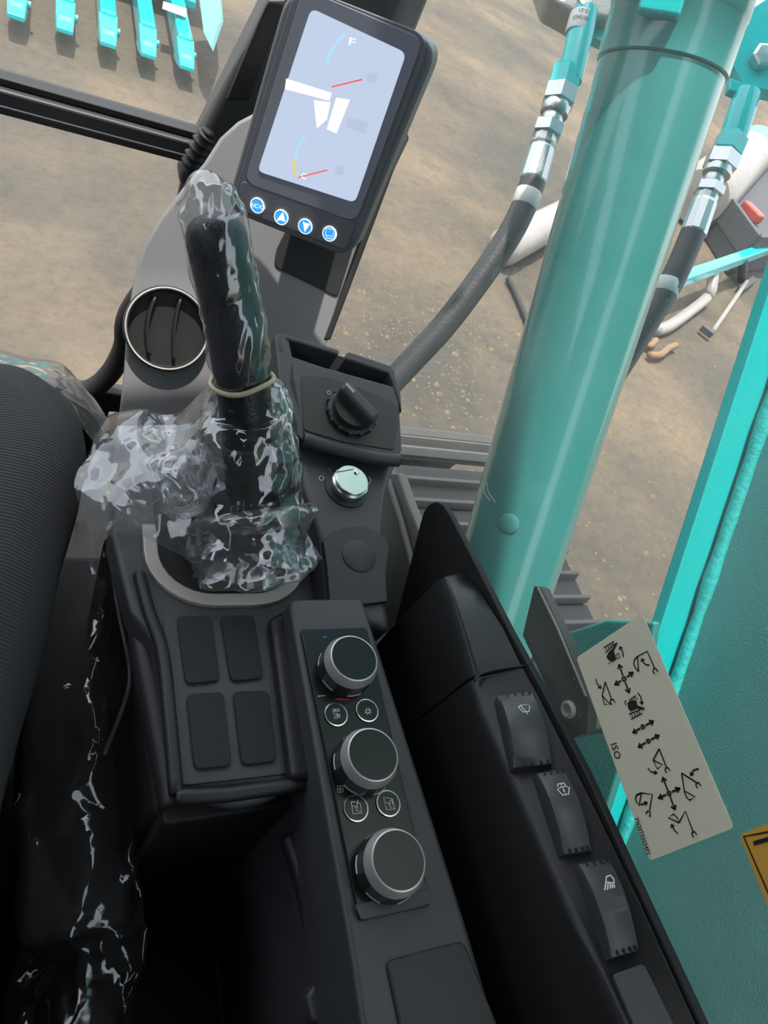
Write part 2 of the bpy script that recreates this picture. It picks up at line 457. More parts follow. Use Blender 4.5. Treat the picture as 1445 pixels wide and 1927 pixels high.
def text(name, s, p0, p1, n, m, parent=None, height=None, th=0.0003, bold=0.0):
    """lettering whose baseline runs from p0 to p1 on a surface with normal n"""
    cu = bpy.data.curves.new(name, 'FONT'); cu.body = s; cu.resolution_u = 2; cu.offset = bold; cu.space_character = 1.0 + bold * 6
    o = bpy.data.objects.new(name, cu); COL.objects.link(o)
    dg = bpy.context.evaluated_depsgraph_get()
    me = bpy.data.meshes.new_from_object(o.evaluated_get(dg))
    bpy.data.objects.remove(o); bpy.data.curves.remove(cu)
    xs = [v.co.x for v in me.vertices]; ys = [v.co.y for v in me.vertices]
    x0, x1 = min(xs), max(xs); y0, y1 = min(ys), max(ys)
    p0 = Vector(p0); p1 = Vector(p1); n = Vector(n).normalized()
    u = (p1 - p0); Ln = u.length; u.normalize(); v_ = n.cross(u)
    sx = Ln / (x1 - x0); sy = (height / (y1 - y0)) if height else sx
    for v in me.vertices:
        v.co = p0 + u * ((v.co.x - x0) * sx) + v_ * ((v.co.y - y0) * sy) + n * th + OFF
    me.materials.clear()
    return link(name, me, m, parent)
def circ(fn, cx, cy, r, n=24, a0=0, a1=360):
    return [fn(cx + r * math.cos(math.radians(a0 + (a1 - a0) * i / n)), cy + r * math.sin(math.radians(a0 + (a1 - a0) * i / n))) for i in range(n + 1)]
def ring_on(c, n, r, k=36):
    a, b, n = basis(n); return [Vector(c) + (a * math.cos(2 * math.pi * i / k) + b * math.sin(2 * math.pi * i / k)) * r for i in range(k + 1)]
def zoomed(x0, y0, s):
    return lambda x, y: (x0 + x / s, y0 + y / s)
def crumple(v, f1, f2, amp, seed):
    """folded-film displacement"""
    q = v * f1 + Vector((seed, seed * 1.7, -seed))
    d, _ = noise.voronoi(q)
    q2 = v * f2 + Vector((-seed, seed * 0.3, seed * 2.1))
    d2, _ = noise.voronoi(q2)
    return amp * ((d[1] - d[0]) - 0.35) + amp * 0.45 * ((d2[1] - d2[0]) - 0.35)

# ================================================================== SETTING
g = 30.0
N = 60
gv, gf = [], []
for i in range(N + 1):
    for j in range(N + 1):
        x = -g + 2 * g * i / N; y = -g + 2 * g * j / N
        gv.append(Vector((x, y, -2.35)))
for i in range(N):
    for j in range(N):
        a = i * (N + 1) + j
        gf.append((a, a + N + 1, a + N + 2, a + 1))
struct(mk('ground', gv, gf, 'ground'), 'dusty brown concrete yard outside the cab')

struct(box('floor', (-0.95, -0.8, -1.09), (0.40, 0.97, -1.05), 'cover'), 'dark rubber cab floor under the console')
struct(slab('wall_right', [Vector((0.362, y, z)) for y, z in ((-0.8, -1.05), (0.93, -1.05), (0.93, -0.66), (-0.8, -0.66))], (-1, 0, 0), 0.035, 'matte'), 'dark lower side wall of the cab')
struct(box('wall_front', (-0.95, 0.94, -1.05), (0.36, 0.97, -0.905), 'matte', bevel=0.005), 'dark low wall below the windscreen')
struct(box('wall_back', (-0.95, -0.83, -1.05), (0.40, -0.80, 0.52), 'liner'), 'unseen solid rear wall of the cab')  # out of view, kept windowless to darken the interior
struct(box('wall_left', (-0.98, -0.8, -1.05), (-0.95, 0.97, 0.12), 'liner'), 'unseen left side of the cab, raised for shade')  # out of view, built high to cut the light from the left
struct(box('ceiling', (-0.98, -0.83, 0.52), (0.48, 0.74, 0.56), 'liner'), 'unseen roof panel of the cab')  # out of view, put in to shade the interior

def pane(name, verts, m, label):
    k = len(verts)
    return struct(mk(name, verts, [tuple(range(k))], m), label)
w1 = rounded([Vector((0.362, y, z)) for y, z in ((-0.6, -0.64), (0.92, -0.64), (0.90, 0.48), (-0.6, 0.48))], 0.08, 6)
win1 = pane('window_1', w1, 'sideglass', 'large dusty side window of the cab with stickers on it')
pane('window_2', [Vector((x, y, z)) for x, y, z in ((-0.93, 0.955, -0.44), (0.26, 0.955, -0.44), (0.40, 0.80, 0.50), (-0.93, 0.80, 0.50))], 'frontglass', 'upper windscreen pane above the dark crossbar')
pane('window_3', [Vector((x, 0.955, z)) for x, z in ((-0.93, -0.90), (0.20, -0.90), (0.20, -0.46), (-0.93, -0.46))], 'frontglass', 'lower windscreen pane below the dark crossbar')
# scuffs on the side window
SG = Plane((0.3615, 0, 0), (-1, 0, 0))
def sgl(pts): return [SG(*p) for p in pts]
z7 = zoomed(640, 780, 2.833)
sc2 = [[(1310, 640), (1345, 628), (1380, 640)], [(1318, 660), (1380, 655)], [(1350, 628), (1330, 672)], [(1350, 780), (1395, 785)], [(1372, 780), (1366, 800)],
       [(765, 370), (770, 420), (800, 460)], [(780, 360), (790, 415), (830, 470)]]
o = strokes('scratch_mark', [sgl([z7(*p) for p in l]) for l in sc2], 0.0006, (-1, 0, 0), glass_mat('scratches', 0.95, 0.0), win1)
o['label'] = 'fine white scratches on the glass'
o['kind'] = 'stuff'

# windscreen crossbar, frame and corner post
zt = PY(0, 150, 0.93).z; zb = PY(0, 213, 0.93).z
trim = box('trim_1', (-0.93, 0.925, zb), (0.215, 0.965, zt - 0.009), 'charcoal', bevel=0.004)
struct(trim, 'dark crossbar between the two windscreen panes')
box('seal_strip', (-0.93, 0.935, zt - 0.0085), (0.205, 0.960, zt), 'rubber', trim, bevel=0.002)
box('lip_strip', (-0.93, 0.921, (zt + zb) / 2 - 0.010), (0.205, 0.926, (zt + zb) / 2 - 0.006), 'charcoal', trim, bevel=0.001)
fp = [Vector((-0.93, 0.945, -0.90)), Vector((-0.5, 0.945, -0.90))] + [PY(px, py, 0.945) for px, py in ((0, 745), (100, 745), (165, 735), (205, 705), (232, 655), (243, 590))] + [Vector((0.185, 0.945, -0.60)), Vector((0.19, 0.945, -0.47))]
struct(tube('trim_2', smooth_path(fp, 5), 0.020, 'rubber', seg=10, squash=0.8), 'curved black rubber frame of the lower windscreen')
post = [Vector((x, 0.93, z)) for x, z in ((0.168, -0.50), (0.30, -0.66), (0.40, -0.62), (0.405, -0.2), (0.47, 0.53), (0.42, 0.53))]
pst = struct(slab('trim_3', post, (0, -1, 0), 0.05, 'charcoal', bevel=0.012, seg=3), 'dark corner post beside the windscreen')
pp = [PY(455, 150, 0.922), PY(560, -110, 0.922)]
slab('post_rib', [PY(px, py, 0.926) for px, py in ((505, 0), (540, 0), (470, 190), (425, 190))], (0, -1, 0), 0.01, 'black', pst, bevel=0.003)
sill = [PX(px, py, 0.366) for px, py in ((726, 890), (748, 890), (768, 950), (792, 1010), (800, 1100), (760, 1250), (735, 1250), (700, 1000))]
struct(slab('trim_4', sill, (-1, 0, 0), 0.012, 'sill', bevel=0.003), 'grey window sill seen between console and switch panel')
struct(tube('trim_5', [PX(px, py, 0.360) for px, py in ((730, 905), (752, 975), (772, 1050), (785, 1130))], 0.004, 'grey', seg=8), 'light rubber bead along the window sill')

# ================================================================== CONTROL CONSOLE
ZD = -0.482
con = thing('control_console', 'black right-hand operator console with tray, silver gate ring and storage well', 'console', (0.15, 0.15, -1.05))
deck_px = [(205, 1005), (243, 1150), (290, 1205), (312, 1330), (328, 1492), (598, 1470), (600, 1300), (640, 1125), (605, 1000), (560, 860), (300, 860), (215, 940)]
deck = [PZ(px, py, ZD) for px, py in deck_px]
slab('deck', deck, (0, 0, 1), 0.03, 'charcoal', con, bevel=0.006, seg=3)
# silver U-shaped gate ring
def ucurve(x0, x1, y0, y1, r, z, n=8):
    out = [Vector((x0, y1, z))]
    for i in range(n + 1):
        t = math.pi + (math.pi / 2) * i / n; out.append(Vector((x0 + r + r * math.cos(t), y0 + r + r * math.sin(t), z)))
    for i in range(n + 1):
        t = 1.5 * math.pi + (math.pi / 2) * i / n; out.append(Vector((x1 - r + r * math.cos(t), y0 + r + r * math.sin(t), z)))
    out.append(Vector((x1, y1, z))); return out
outer = ucurve(0.089, 0.222, 0.279, 0.355, 0.050, ZD + 0.004)
inner = ucurve(0.1000, 0.211, 0.290, 0.355, 0.039, ZD + 0.004)
v, f = geo_slab(outer + inner[::-1], (0, 0, 1), 0.006)
mk('gate_ring', v, f, 'satin', con, bevel=0.0012)
slab('gate_floor', ucurve(0.1000, 0.211, 0.290, 0.45, 0.039, ZD + 0.001), (0, 0, 1), 0.002, 'matte', con)
# tray with four pads
tray = slab('tray', rounded([PZ(px, py, ZD + 0.0015) for px, py in ((306, 1160), (505, 1156), (552, 1455), (332, 1480))], 0.008), (0, 0, 1), 0.003, 'charcoal', con, bevel=0.001)
for q in (((333, 1158), (397, 1158), (415, 1280), (350, 1287)), ((415, 1157), (478, 1157), (497, 1275), (435, 1282)),
          ((351, 1305), (421, 1301), (437, 1440), (367, 1448)), ((439, 1300), (506, 1299), (522, 1432), (456, 1440))):
    slab('rubber_pad', rounded([PZ(px, py, ZD + 0.0045) for px, py in q], 0.005), (0, 0, 1), 0.003, 'rubberpad', tray, bevel=0.001)
# tray rear lip with finger scoop
lip = smooth_path([PZ(px, py, ZD + 0.002) for px, py in ((330, 1500), (420, 1496), (480, 1488), (540, 1480), (597, 1471))], 5)
tube('tray_lip', lip, 0.0052, 'black', con, seg=12)
tube('finger_scoop', smooth_path([PZ(px, py, ZD - 0.004) for px, py in ((385, 1498), (430, 1508), (480, 1502), (520, 1486))], 4), [0.002] + [0.005] * 11 + [0.002], 'charcoal', con, seg=10)
tube('tray_side_edge', smooth_path([PZ(px, py, ZD + 0.002) for px, py in ((262, 1080), (280, 1150), (305, 1225), (318, 1340), (332, 1495))], 5), 0.005, 'black', con, seg=10)
slab('tray_side_wall', [PZ(px, py, ZD + 0.012) for px, py in ((508, 1160), (548, 1140), (600, 1468), (548, 1465))], (0, 0, 1), 0.016, 'black', con, bevel=0.005)
# rounded rail on the seat side
rp = smooth_path([PZ(px, py, -0.512) for px, py in ((252, 1172), (272, 1230), (292, 1320), (312, 1420), (330, 1520))], 5)
tube('side_rail', rp, [0.005 + 0.0065 * min(1, 4 * t / (len(rp) - 1)) for t in range(len(rp))], 'black', con, seg=14)
slab('side_skirt', [PZ(px, py, -0.53) for px, py in ((190, 1000), (240, 1170), (290, 1540), (400, 1540), (330, 1200), (260, 1000))], (0, 0, 1), 0.30, 'matte', con, bevel=0.01)
# storage well below the tray
G = [geo_box((0.06, -0.35, -0.76), (0.275, 0.14, -0.74)), geo_box((0.095, 0.132, -0.74), (0.19, 0.145, -0.51))]
v, f = join(G); mk('storage_well', v, f, 'matte', con, bevel=0.003)
tube('well_seam', [PZ(395, 1690, -0.70), PZ(420, 1927, -0.70)], 0.0012, 'charcoal', con, seg=6)
tube('well_rail', smooth_path([PZ(px, py, -0.525) for px, py in ((545, 1570), (572, 1650), (592, 1740), (606, 1830))], 5), 0.0085, 'black', con, seg=12)
slab('rail_end', [PZ(px, py, -0.519) for px, py in ((612, 1822), (650, 1855), (660, 1927), (590, 1927), (575, 1872))], (0, 0, 1), 0.02, 'charcoal', con, bevel=0.004)
# raised module that carries the climate panel
ZM = -0.45
mod = rounded([PZ(px, py, ZM) for px, py in ((546, 1130), (682, 1124), (885, 1762), (960, 1990), (575, 1990), (668, 1730))], 0.006)
mod = rounded([Vector((0.1875, 0.268, ZM)), Vector((0.2505, 0.268, ZM)), Vector((0.263, 0.03, ZM)), Vector((0.27, -0.30, ZM)), Vector((0.165, -0.30, ZM)), Vector((0.183, 0.03, ZM))], 0.007)
slab('module_body', mod, (0, 0, 1), 0.30, 'charcoal', con, bevel=0.004, seg=3)
lid = rounded([PZ(px, py, ZM + 0.0025) for px, py in ((727, 1808), (873, 1769), (950, 1960), (770, 2010))], 0.005)
slab('storage_lid', lid, (0, 0, 1), 0.004, 'black', con, bevel=0.0015)
# base under the deck, with an added filler block beside it
box('floor_blocker', (0.012, 0.10, -1.05), (0.098, 0.455, -0.67), 'matte', con, bevel=0.01)  # made-up black block that hides the sunlit floor between seat and console
box('pedestal', (0.10, 0.14, -1.05), (0.28, 0.46, -0.515), 'matte', con, bevel=0.01)

# ------------------------------------------------------------------ climate panel
ZP = ZM + 0.003
cp = thing('climate_panel', 'black air conditioning panel with three chrome ringed knobs and round buttons', 'control panel', (0.217, 0.14, ZM))
face = rounded([PZ(px, py, ZP) for px, py in ((566, 1184), (690, 1180), (812, 1703), (677, 1733))], 0.003)
slab('faceplate', face, (0, 0, 1), 0.0035, 'gloss', cp, bevel=0.0008)
slab('panel_foot', [PZ(px, py, ZP + 0.0012) for px, py in ((668, 1702), (806, 1672), (811, 1700), (679, 1730))], (0, 0, 1), 0.0015, 'charcoal', cp, bevel=0.0006)
up = Vector((0, 0, 1))
def knob(x, y, turn):
    c = Vector((x, y, ZP))
    kb = lathe('control_knob', c, up, [(0.0208, 0.0), (0.0208, 0.003), (0.0195, 0.0135), (0.0175, 0.0135)], 'black', cp, seg=48)
    lathe('metal_ring', c, up, [(0.0200, 0.0120), (0.0202, 0.0140), (0.0178, 0.0201), (0.0169, 0.0204), (0.0167, 0.0190)], 'brushed', kb, seg=56, ring=True)
    lathe('cap_face', c, up, [(0.0168, 0.0185), (0.0168, 0.0200), (0.0, 0.0200)], 'gloss', kb, seg=48)
    for i in range(6):
        a = turn + i * math.pi / 3
        v, f = geo_lathe(c, up, [(0.0203, 0.0035), (0.0199, 0.0118)], 8, a, a + 0.62)
        vv = [p for p in v]
        mk('grip_pad', vv, f, 'charcoal', kb, solid=0.0007)
        d0 = a + 0.06
        v, f = geo_lathe(c, up, [(0.02115, 0.0022), (0.02105, 0.0036)], 8, d0, d0 + 0.5)
        mk('white_tick', v, f, 'print' if i % 2 == 0 else 'printdim', kb, solid=0.0003)
    return kb
for (px, py), tr in (((648, 1262), 0.3), ((681, 1440), 0.55), ((726, 1634), 0.5)):
    p = PZ(px, py, ZP)
    knob(p.x, p.y, tr)
zA = zoomed(580, 1170, 7.225)
zB = zoomed(590, 1460, 7.225)
def onp(z, x, y): return PZ(*z(x, y), ZP)
def pbutton(z, cx, cy, lines, extra=None, w=0.00045):
    c = onp(z, cx, cy)
    b = lathe('round_button', c, up, [(0.0078, 0.0), (0.0078, 0.0010), (0.0, 0.0011)], 'gloss', cp, seg=32)
    lathe('button_ring', c, up, [(0.0086, 0.0), (0.0086, 0.0011), (0.0078, 0.0012), (0.0078, 0.0)], 'chrome', b, seg=40, ring=True)
    strokes('icon', [[onp(z, *p) + Vector((0, 0, 0.0012)) for p in l] for l in lines], w, up, 'print', b)
    return b
flake = []
for i in range(8):
    a = math.radians(i * 45 + 20)
    flake.append([(802 + 22 * math.cos(a), 1228 + 22 * math.sin(a)), (802 + 50 * math.cos(a), 1228 + 50 * math.sin(a))])
flake.append([(802 + 23 * math.cos(2 * math.pi * i / 14), 1228 + 23 * math.sin(2 * math.pi * i / 14)) for i in range(15)])
pbutton(zA, 795, 1212, flake)
fl2 = [[(405 + 15 * math.cos(2 * math.pi * i / 10), 1290 + 17 * math.sin(2 * math.pi * i / 10)) for i in range(11)]]
for i in range(6):
    a = i * math.pi / 3
    fl2.append([(405 + 17 * math.cos(a), 1290 + 18 * math.sin(a)), (405 + 30 * math.cos(a), 1290 + 33 * math.sin(a))])
for i in range(3):
    fl2.append([(368 + 22 * i, 1190), (362 + 22 * i, 1205), (370 + 22 * i, 1222), (366 + 22 * i, 1238)])
b = pbutton(zA, 373, 1266, fl2, w=0.0004)
text('lettering', 'AUTO', onp(zA, 312, 1200) + Vector((0, 0, .0012)), onp(zA, 345, 1335) + Vector((0, 0, .0012)), up, 'print', b, height=0.0032)
seatA = [[(500, 360), (525, 528), (645, 512), (622, 385), (590, 372)], [(500, 360), (560, 366)], [(590, 340), (575, 420), (590, 450)],
         [(525, 420), (560, 435), (575, 478), (605, 492)], [(618, 488), (626, 492)]]
pbutton(zB, 570, 445, seatA, w=0.0005)
seatB = [[(942, 300), (980, 470), (1095, 458), (1062, 322), (942, 300)], [(975, 365), (1010, 385), (1020, 425), (1050, 438)], [(1030, 400), (1025, 350), (1045, 335), (1058, 360), (1060, 400)], [(1066, 432), (1074, 436)]]
pbutton(zB, 1010, 380, seatB, w=0.0005)
fan = []
for i in range(4):
    a = math.radians(45 + 90 * i); fx, fy = 362 + 26 * math.cos(a), 182 + 30 * math.sin(a)
    fan.append([(fx + 22 * math.cos(t * 2 * math.pi / 10), fy + 24 * math.sin(t * 2 * math.pi / 10)) for t in range(11)])
strokes('fan_icon', [[onp(zB, *p) for p in l] for l in fan], 0.0003, up, 'printdim', cp)
flat('cold_mark', [onp(zA, *p) for p in ((195, 205), (265, 190), (250, 215), (205, 232))], up, 'blueprint', cp)
flat('warm_mark', [onp(zA, *p) for p in ((360, 1045), (440, 1038), (540, 1050), (650, 1038), (540, 1072), (440, 1078), (365, 1062))], up, 'redprint', cp)
flat('scale_mark', [onp(zA, *p) for p in ((125, 1005), (235, 1003), (235, 1010), (150, 1020), (125, 1026))], up, 'printdim', cp)

# ------------------------------------------------------------------ switch panel on the window side
sp = thing('switch_panel', 'black angled switch panel with three rockers along the side window', 'switch panel', (0.33, 0.05, -0.75))
XF = 0.340
finp = [(790, 985), (797, 962), (808, 948), (820, 944), (833, 950), (848, 972), (900, 1072), (960, 1190), (1020, 1298), (1100, 1450), (1210, 1690), (1330, 1950), (1400, 2100),
        (760, 2100), (720, 1500), (735, 1200), (765, 1085)]
slab('window_fin', [PX(px, py, XF) for px, py in finp], (-1, 0, 0), 0.006, 'matte', sp, bevel=0.0015)
st = [((846, 1078), (868, 1074)), ((862, 1120), (905, 1112)), ((885, 1195), (950, 1182)), ((905, 1268), (985, 1253))]
st2 = [((905, 1268), (985, 1253)), ((921, 1325), (1018, 1312)), ((1010, 1522), (1118, 1510)), ((1080, 1677), (1204, 1690)), ((1150, 1830), (1275, 1845)), ((1215, 1965), (1340, 1985)), ((1300, 2150), (1430, 2170))]
def strip(name, st, m, shrink=0.0):
    V, Fc = [], []
    for (l, r) in st:
        Lp = PX(*l, 0.306); Rp = PX(*r, 0.3385)
        V += [Rp - Vector((0, 0, 0.03)), Rp, Lp + Vector((-.001, 0, -0.004)), Lp + Vector((-0.006, 0, -0.012)), Vector((0.292, Lp.y, Lp.z - 0.09)), Vector((0.285, Lp.y, -0.80))]
    c = 6
    for i in range(len(st) - 1):
        for j in range(c - 1):
            Fc.append((i * c + j, i * c + j + 1, (i + 1) * c + j + 1, (i + 1) * c + j))
    Fc += [tuple(range(c)), tuple(range((len(st) - 1) * c, len(st) * c))]
    o = mk(name, V, Fc, m, sp, bevel=0.002)
    return o
strip('front_fairing', st, 'fairing')
strip('switch_bank', st2, 'fairing')
sl = [PX(905, 1268, 0.306), PX(985, 1253, 0.3385), PX(1150, 1830, 0.306)]
sn = (sl[1] - sl[0]).cross(sl[2] - sl[0]).normalized()
if sn.z < 0: sn = -sn
SP = Plane(sl[0], sn)
tube('seam_line', smooth_path([SP(px, py, 0.0005) for px, py in ((893, 1282), (905, 1268), (940, 1259), (985, 1253))], 4), 0.0011, 'rubber', sp, seg=6)
lathe('trim_screw', PX(778, 1203, 0.3385), (-1, 0, 0), [(0.006, 0.0), (0.006, 0.002), (0.003, 0.003), (0.003, 0.001), (0, 0.001)], 'charcoal', sp, seg=16)
def rocker(TL, TR, BR, BL, icon, w):
    tl, tr, br, bl = [SP(*p, 0.004) for p in (TL, TR, BR, BL)]
    n_ = 14; V, Fc = [], []
    for i in range(n_ + 1):
        t = i / n_; a = tl.lerp(bl, t); b = tr.lerp(br, t)
        h = 0.0065 * (1 - (2 * t - 1) ** 2)
        s = (b - a)
        for fr_, hh in ((0.0, -0.010), (0.0, h * 0.75 - 0.0012), (0.06, h), (0.94, h), (1.0, h - 0.0012), (1.0, -0.010)):
            V.append(a + s * fr_ + sn * hh)
    for i in range(n_):
        for j in range(5):
            Fc.append((i * 6 + j, i * 6 + j + 1, (i + 1) * 6 + j + 1, (i + 1) * 6 + j))
    Fc += [tuple(range(6)), tuple(range(n_ * 6, n_ * 6 + 6))]
    r = mk('rocker_switch', V, Fc, 'rocker', sp, smooth=True)
    e = r.modifiers.new('edge', 'EDGE_SPLIT'); e.split_angle = math.radians(45)
    for q in (0.28, 0.5, 0.72, 0.9):
        c0 = bl.lerp(br, q) + sn * 0.0012; c1 = tl.lerp(tr, q) + sn * 0.0012
        d = (tl - bl).normalized()
        v1, f1 = bar3(c0 - d * 0.0002, c0 + d * 0.0022, 0.0007, 0.0014, sn); v2, f2 = bar3(c1 + d * 0.0002, c1 - d * 0.0022, 0.0007, 0.0014, sn)
        mk('grip_notch', v1, f1, 'rubber', r); mk('grip_notch', v2, f2, 'rubber', r)
    # icon lies on the curved cap
    def on(px, py):
        p = SP(px, py, 0.004)
        ax = (bl - tl); t = max(0, min(1, (p - tl).dot(ax) / ax.length_squared))
        for _ in range(3):
            h = 0.0065 * (1 - (2 * t - 1) ** 2)
            p = SP(px, py, 0.004 + h); t = max(0, min(1, (p - sn * h - tl).dot(ax) / ax.length_squared))
        return p
    strokes('icon', [[on(*p) for p in l] for l in icon], w, sn, 'print', r, th=0.0004)
    return r
zR = zoomed(930, 1290, 7.225)
def zz(z, L): return [[z(*p) for p in l] for l in L]
wip = zz(zR, [[(325, 300), (350, 275), (390, 265), (440, 267), (482, 280), (470, 358)], [(325, 300), (400, 370), (420, 355), (470, 358)], [(360, 280), (448, 385)], [(443, 378), (455, 392)]])
rocker((935, 1310), (1002, 1301), (1040, 1437), (966, 1444), wip, 0.00055)
was = zz(zR, [[(855, 1415), (905, 1385), (960, 1372), (1018, 1388), (1005, 1485), (970, 1475), (930, 1498), (855, 1415)], [(930, 1400), (955, 1455)], [(968, 1495), (976, 1500)],
              [(858, 1380), (862, 1345), (900, 1335), (912, 1360)], [(905, 1360), (910, 1332), (945, 1330), (968, 1360)]])
rocker((1008, 1456), (1063, 1447), (1114, 1600), (1058, 1608), was, 0.0007)
zL = zoomed(900, 1240, 2.805)
lam = zz(zL, [[(672, 1175), (675, 1150), (695, 1143), (712, 1160), (716, 1182), (700, 1184), (672, 1175)], [(672, 1180), (666, 1222)], [(684, 1184), (680, 1220)], [(696, 1188), (694, 1214)], [(706, 1190), (706, 1212)], [(715, 1190), (717, 1208)]])
rocker((1086, 1627), (1147, 1616), (1203, 1787), (1148, 1803), lam, 0.0008)
slab('blank_plate', rounded([SP(px, py, 0.0022) for px, py in ((1152, 1833), (1212, 1812), (1300, 1990), (1228, 2015))], 0.003), sn, 0.004, 'charcoal', sp, bevel=0.001)

# ------------------------------------------------------------------ throttle pod
pod = thing('throttle_pod', 'dark grey pod with throttle dial, key switch and two pen slots', 'control pod', (0.26, 0.40, -0.52))
PL = Plane((0.26, 0.37, -0.445), (0, -0.12, 0.99))
PU = Plane((0.26, 0.43, -0.415), (-0.05, -0.28, 0.955))
low = [(548, 690), (752, 800), (752, 862), (740, 888), (728, 925), (722, 975), (722, 1010), (734, 1032), (735, 1045), (728, 1085), (730, 1130), (738, 1190), (620, 1150), (596, 1000), (560, 860)]
slab('lower_body', [PL(*p) for p in low], PL.n, 0.03, 'charcoal', pod, bevel=0.007, seg=3)
U = lambda *p: PU(*p)
parts = [[(517, 630), (545, 640), (560, 715), (575, 830), (548, 815), (530, 760)],
         [(545, 668), (610, 690), (742, 727), (752, 760), (757, 845), (750, 862), (660, 845), (575, 826), (540, 720)],
         [(517, 629), (532, 624), (640, 658), (637, 668), (540, 638), (536, 672), (520, 660)],
         [(655, 660), (738, 688), (755, 740), (757, 775), (742, 728), (732, 702), (650, 675)]]
G = [geo_slab([U(*p) for p in q], PU.n, 0.045) for q in parts]
v, f = join(G)
mk('upper_body', v, f, 'charcoal', pod, bevel=0.0022)
slab('pen_slot_floor', [PU(px, py, -0.028) for px, py in ((520, 635), (742, 700), (742, 735), (535, 675))], PU.n, 0.003, 'matte', pod)
dp = rounded([PU(px, py, 0.0012) for px, py in ((566, 706), (617, 709), (693, 735), (750, 762), (751, 776), (742, 847), (648, 832), (572, 810))], 0.004)
slab('dial_plate', dp, PU.n, 0.003, 'black', pod, bevel=0.0008)
tube('rolled_edge', smooth_path([PU(px, py, -0.003) for px, py in ((572, 826), (610, 838), (660, 850), (710, 862), (750, 866))], 4), 0.0065, 'charcoal', pod, seg=12)
# dial
dc = PU(661, 777, 0.001)
dial = lathe('throttle_dial', dc, PU.n, [(0.0235, 0.0), (0.0235, 0.004), (0.0205, 0.0055), (0.0195, 0.012), (0.0, 0.012)], 'black', pod, seg=48)
ddir = (PU(690, 805) - PU(628, 740)).normalized()
v, f = bar3(dc - ddir * 0.021 + PU.n * 0.016, dc + ddir * 0.021 + PU.n * 0.016, 0.013, 0.016, PU.n)
mk('dial_grip', v, f, 'charcoal', dial, bevel=0.004, seg=3)
v, f = bar3(dc - ddir * 0.0195 + PU.n * 0.0245, dc - ddir * 0.009 + PU.n * 0.0245, 0.003, 0.0006, PU.n)
mk('pointer_mark', v, f, 'printdim', dial)
for i in range(14):
    a = 2 * math.pi * i / 14; A, B, _ = basis(PU.n)
    d = A * math.cos(a) + B * math.sin(a)
    v, f = bar3(dc + d * 0.0225 + PU.n * 0.003, dc + d * 0.0245 + PU.n * 0.003, 0.003, 0.004, PU.n)
    mk('dial_notch', v, f, 'charcoal', dial)
z6 = zoomed(480, 600, 3.5675)
for l in ([(485, 490), (495, 482), (510, 492), (505, 508), (490, 505), (485, 490)], [(770, 570), (785, 562), (790, 575), (772, 582)]):
    strokes('speed_icon', [[PU(*z6(*p), 0.0014) for p in l]], 0.0006, PU.n, 'print', pod)
strokes('scale_arc', [[PU(*z6(*p), 0.0014) for p in ((690, 490), (725, 505), (755, 535))]], 0.003, PU.n, 'printdim', pod)
# key switch
kc = PL(652, 918)
ks = lathe('key_switch', kc, PL.n, [(0.0205, 0.0), (0.0205, 0.0015), (0.0165, 0.002), (0.0165, 0.008), (0.0155, 0.009)], 'black', pod, seg=40)
lathe('key_collar', kc, PL.n, [(0.0168, 0.002), (0.0168, 0.0095), (0.0158, 0.0105), (0.0, 0.0105)], 'keycap', ks, seg=40)
lathe('key_cap', kc + PL.n * 0.0105, PL.n, [(0.0152, 0.0), (0.0152, 0.0026), (0.0146, 0.0032), (0.0, 0.0032)], 'keycap', ks, seg=40)
lathe('cap_rivet', PL(671, 888, 0.014), PL.n, [(0.0024, 0.0), (0.0024, 0.0012), (0, 0.0018)], 'chrome', ks, seg=16)
for l in (circ(lambda x, y: PL(*z6(x, y), 0.0004), 445, 1070, 15, 16), [PL(*z6(*p), 0.0004) for p in ((493, 1003), (510, 1028))], circ(lambda x, y: PL(*z6(x, y), 0.0004), 752, 1085, 24, 12, -80, 80)):
    strokes('key_mark', [l], 0.0005, PL.n, 'print', ks)
strokes('cap_seam', [[PL(*z6(*p), 0.0139) for p in ((525, 1032), (590, 1022), (660, 1010))]], 0.0005, PL.n, 'ink', ks)
cv = [(608, 1018), (622, 1004), (640, 996), (660, 991), (684, 991), (704, 996), (722, 1008), (733, 1024), (733, 1040), (727, 1082), (730, 1132), (622, 1145), (614, 1060)]
cov = slab('socket_cover', [PL(px, py, 0.004) for px, py in cv], PL.n, 0.006, 'black', pod, bevel=0.0012)
lathe('cover_disc', PL(675, 1046, 0.004), PL.n, [(0.0150, 0.0), (0.0150, 0.0008), (0.0140, 0.0012), (0.0, 0.0012)], 'black', cov, seg=36)

# ================================================================== FRONT TOWER WITH AIR VENT
TP = Plane(Vector((0.126, 0.598, -0.476)) * (0.78 / 0.72), (-0.12, -0.78, 0.61))
tow = thing('dash_tower', 'grey moulded dash tower with round air vent left of the joystick', 'dashboard', (0.2, 0.62, -1.05))
tp = [(478, 212), (448, 228), (415, 258), (385, 305), (345, 352), (300, 412), (270, 462), (255, 510), (246, 560), (238, 620), (233, 700), (222, 800), (205, 930), (200, 1060),
      (600, 1060), (603, 720), (612, 660), (640, 560), (700, 390), (760, 262), (768, 240), (764, 225), (700, 200), (560, 180)]
slab('tower_shell', [TP(*p) for p in tp], TP.n, 0.075, 'grey', tow, bevel=0.016, seg=4)
slab('tower_recess', rounded([TP(px, py, 0.002) for px, py in ((520, 470), (545, 420), (668, 455), (636, 560), (575, 530), (516, 502))], 0.006), TP.n, 0.006, 'matte', tow, bevel=0.001)
slab('tower_edge', [TP(px, py, 0.001) for px, py in ((766, 245), (771, 260), (742, 320), (660, 540), (622, 640), (608, 640), (645, 545), (735, 310))], TP.n, 0.02, 'matte', tow, bevel=0.002)
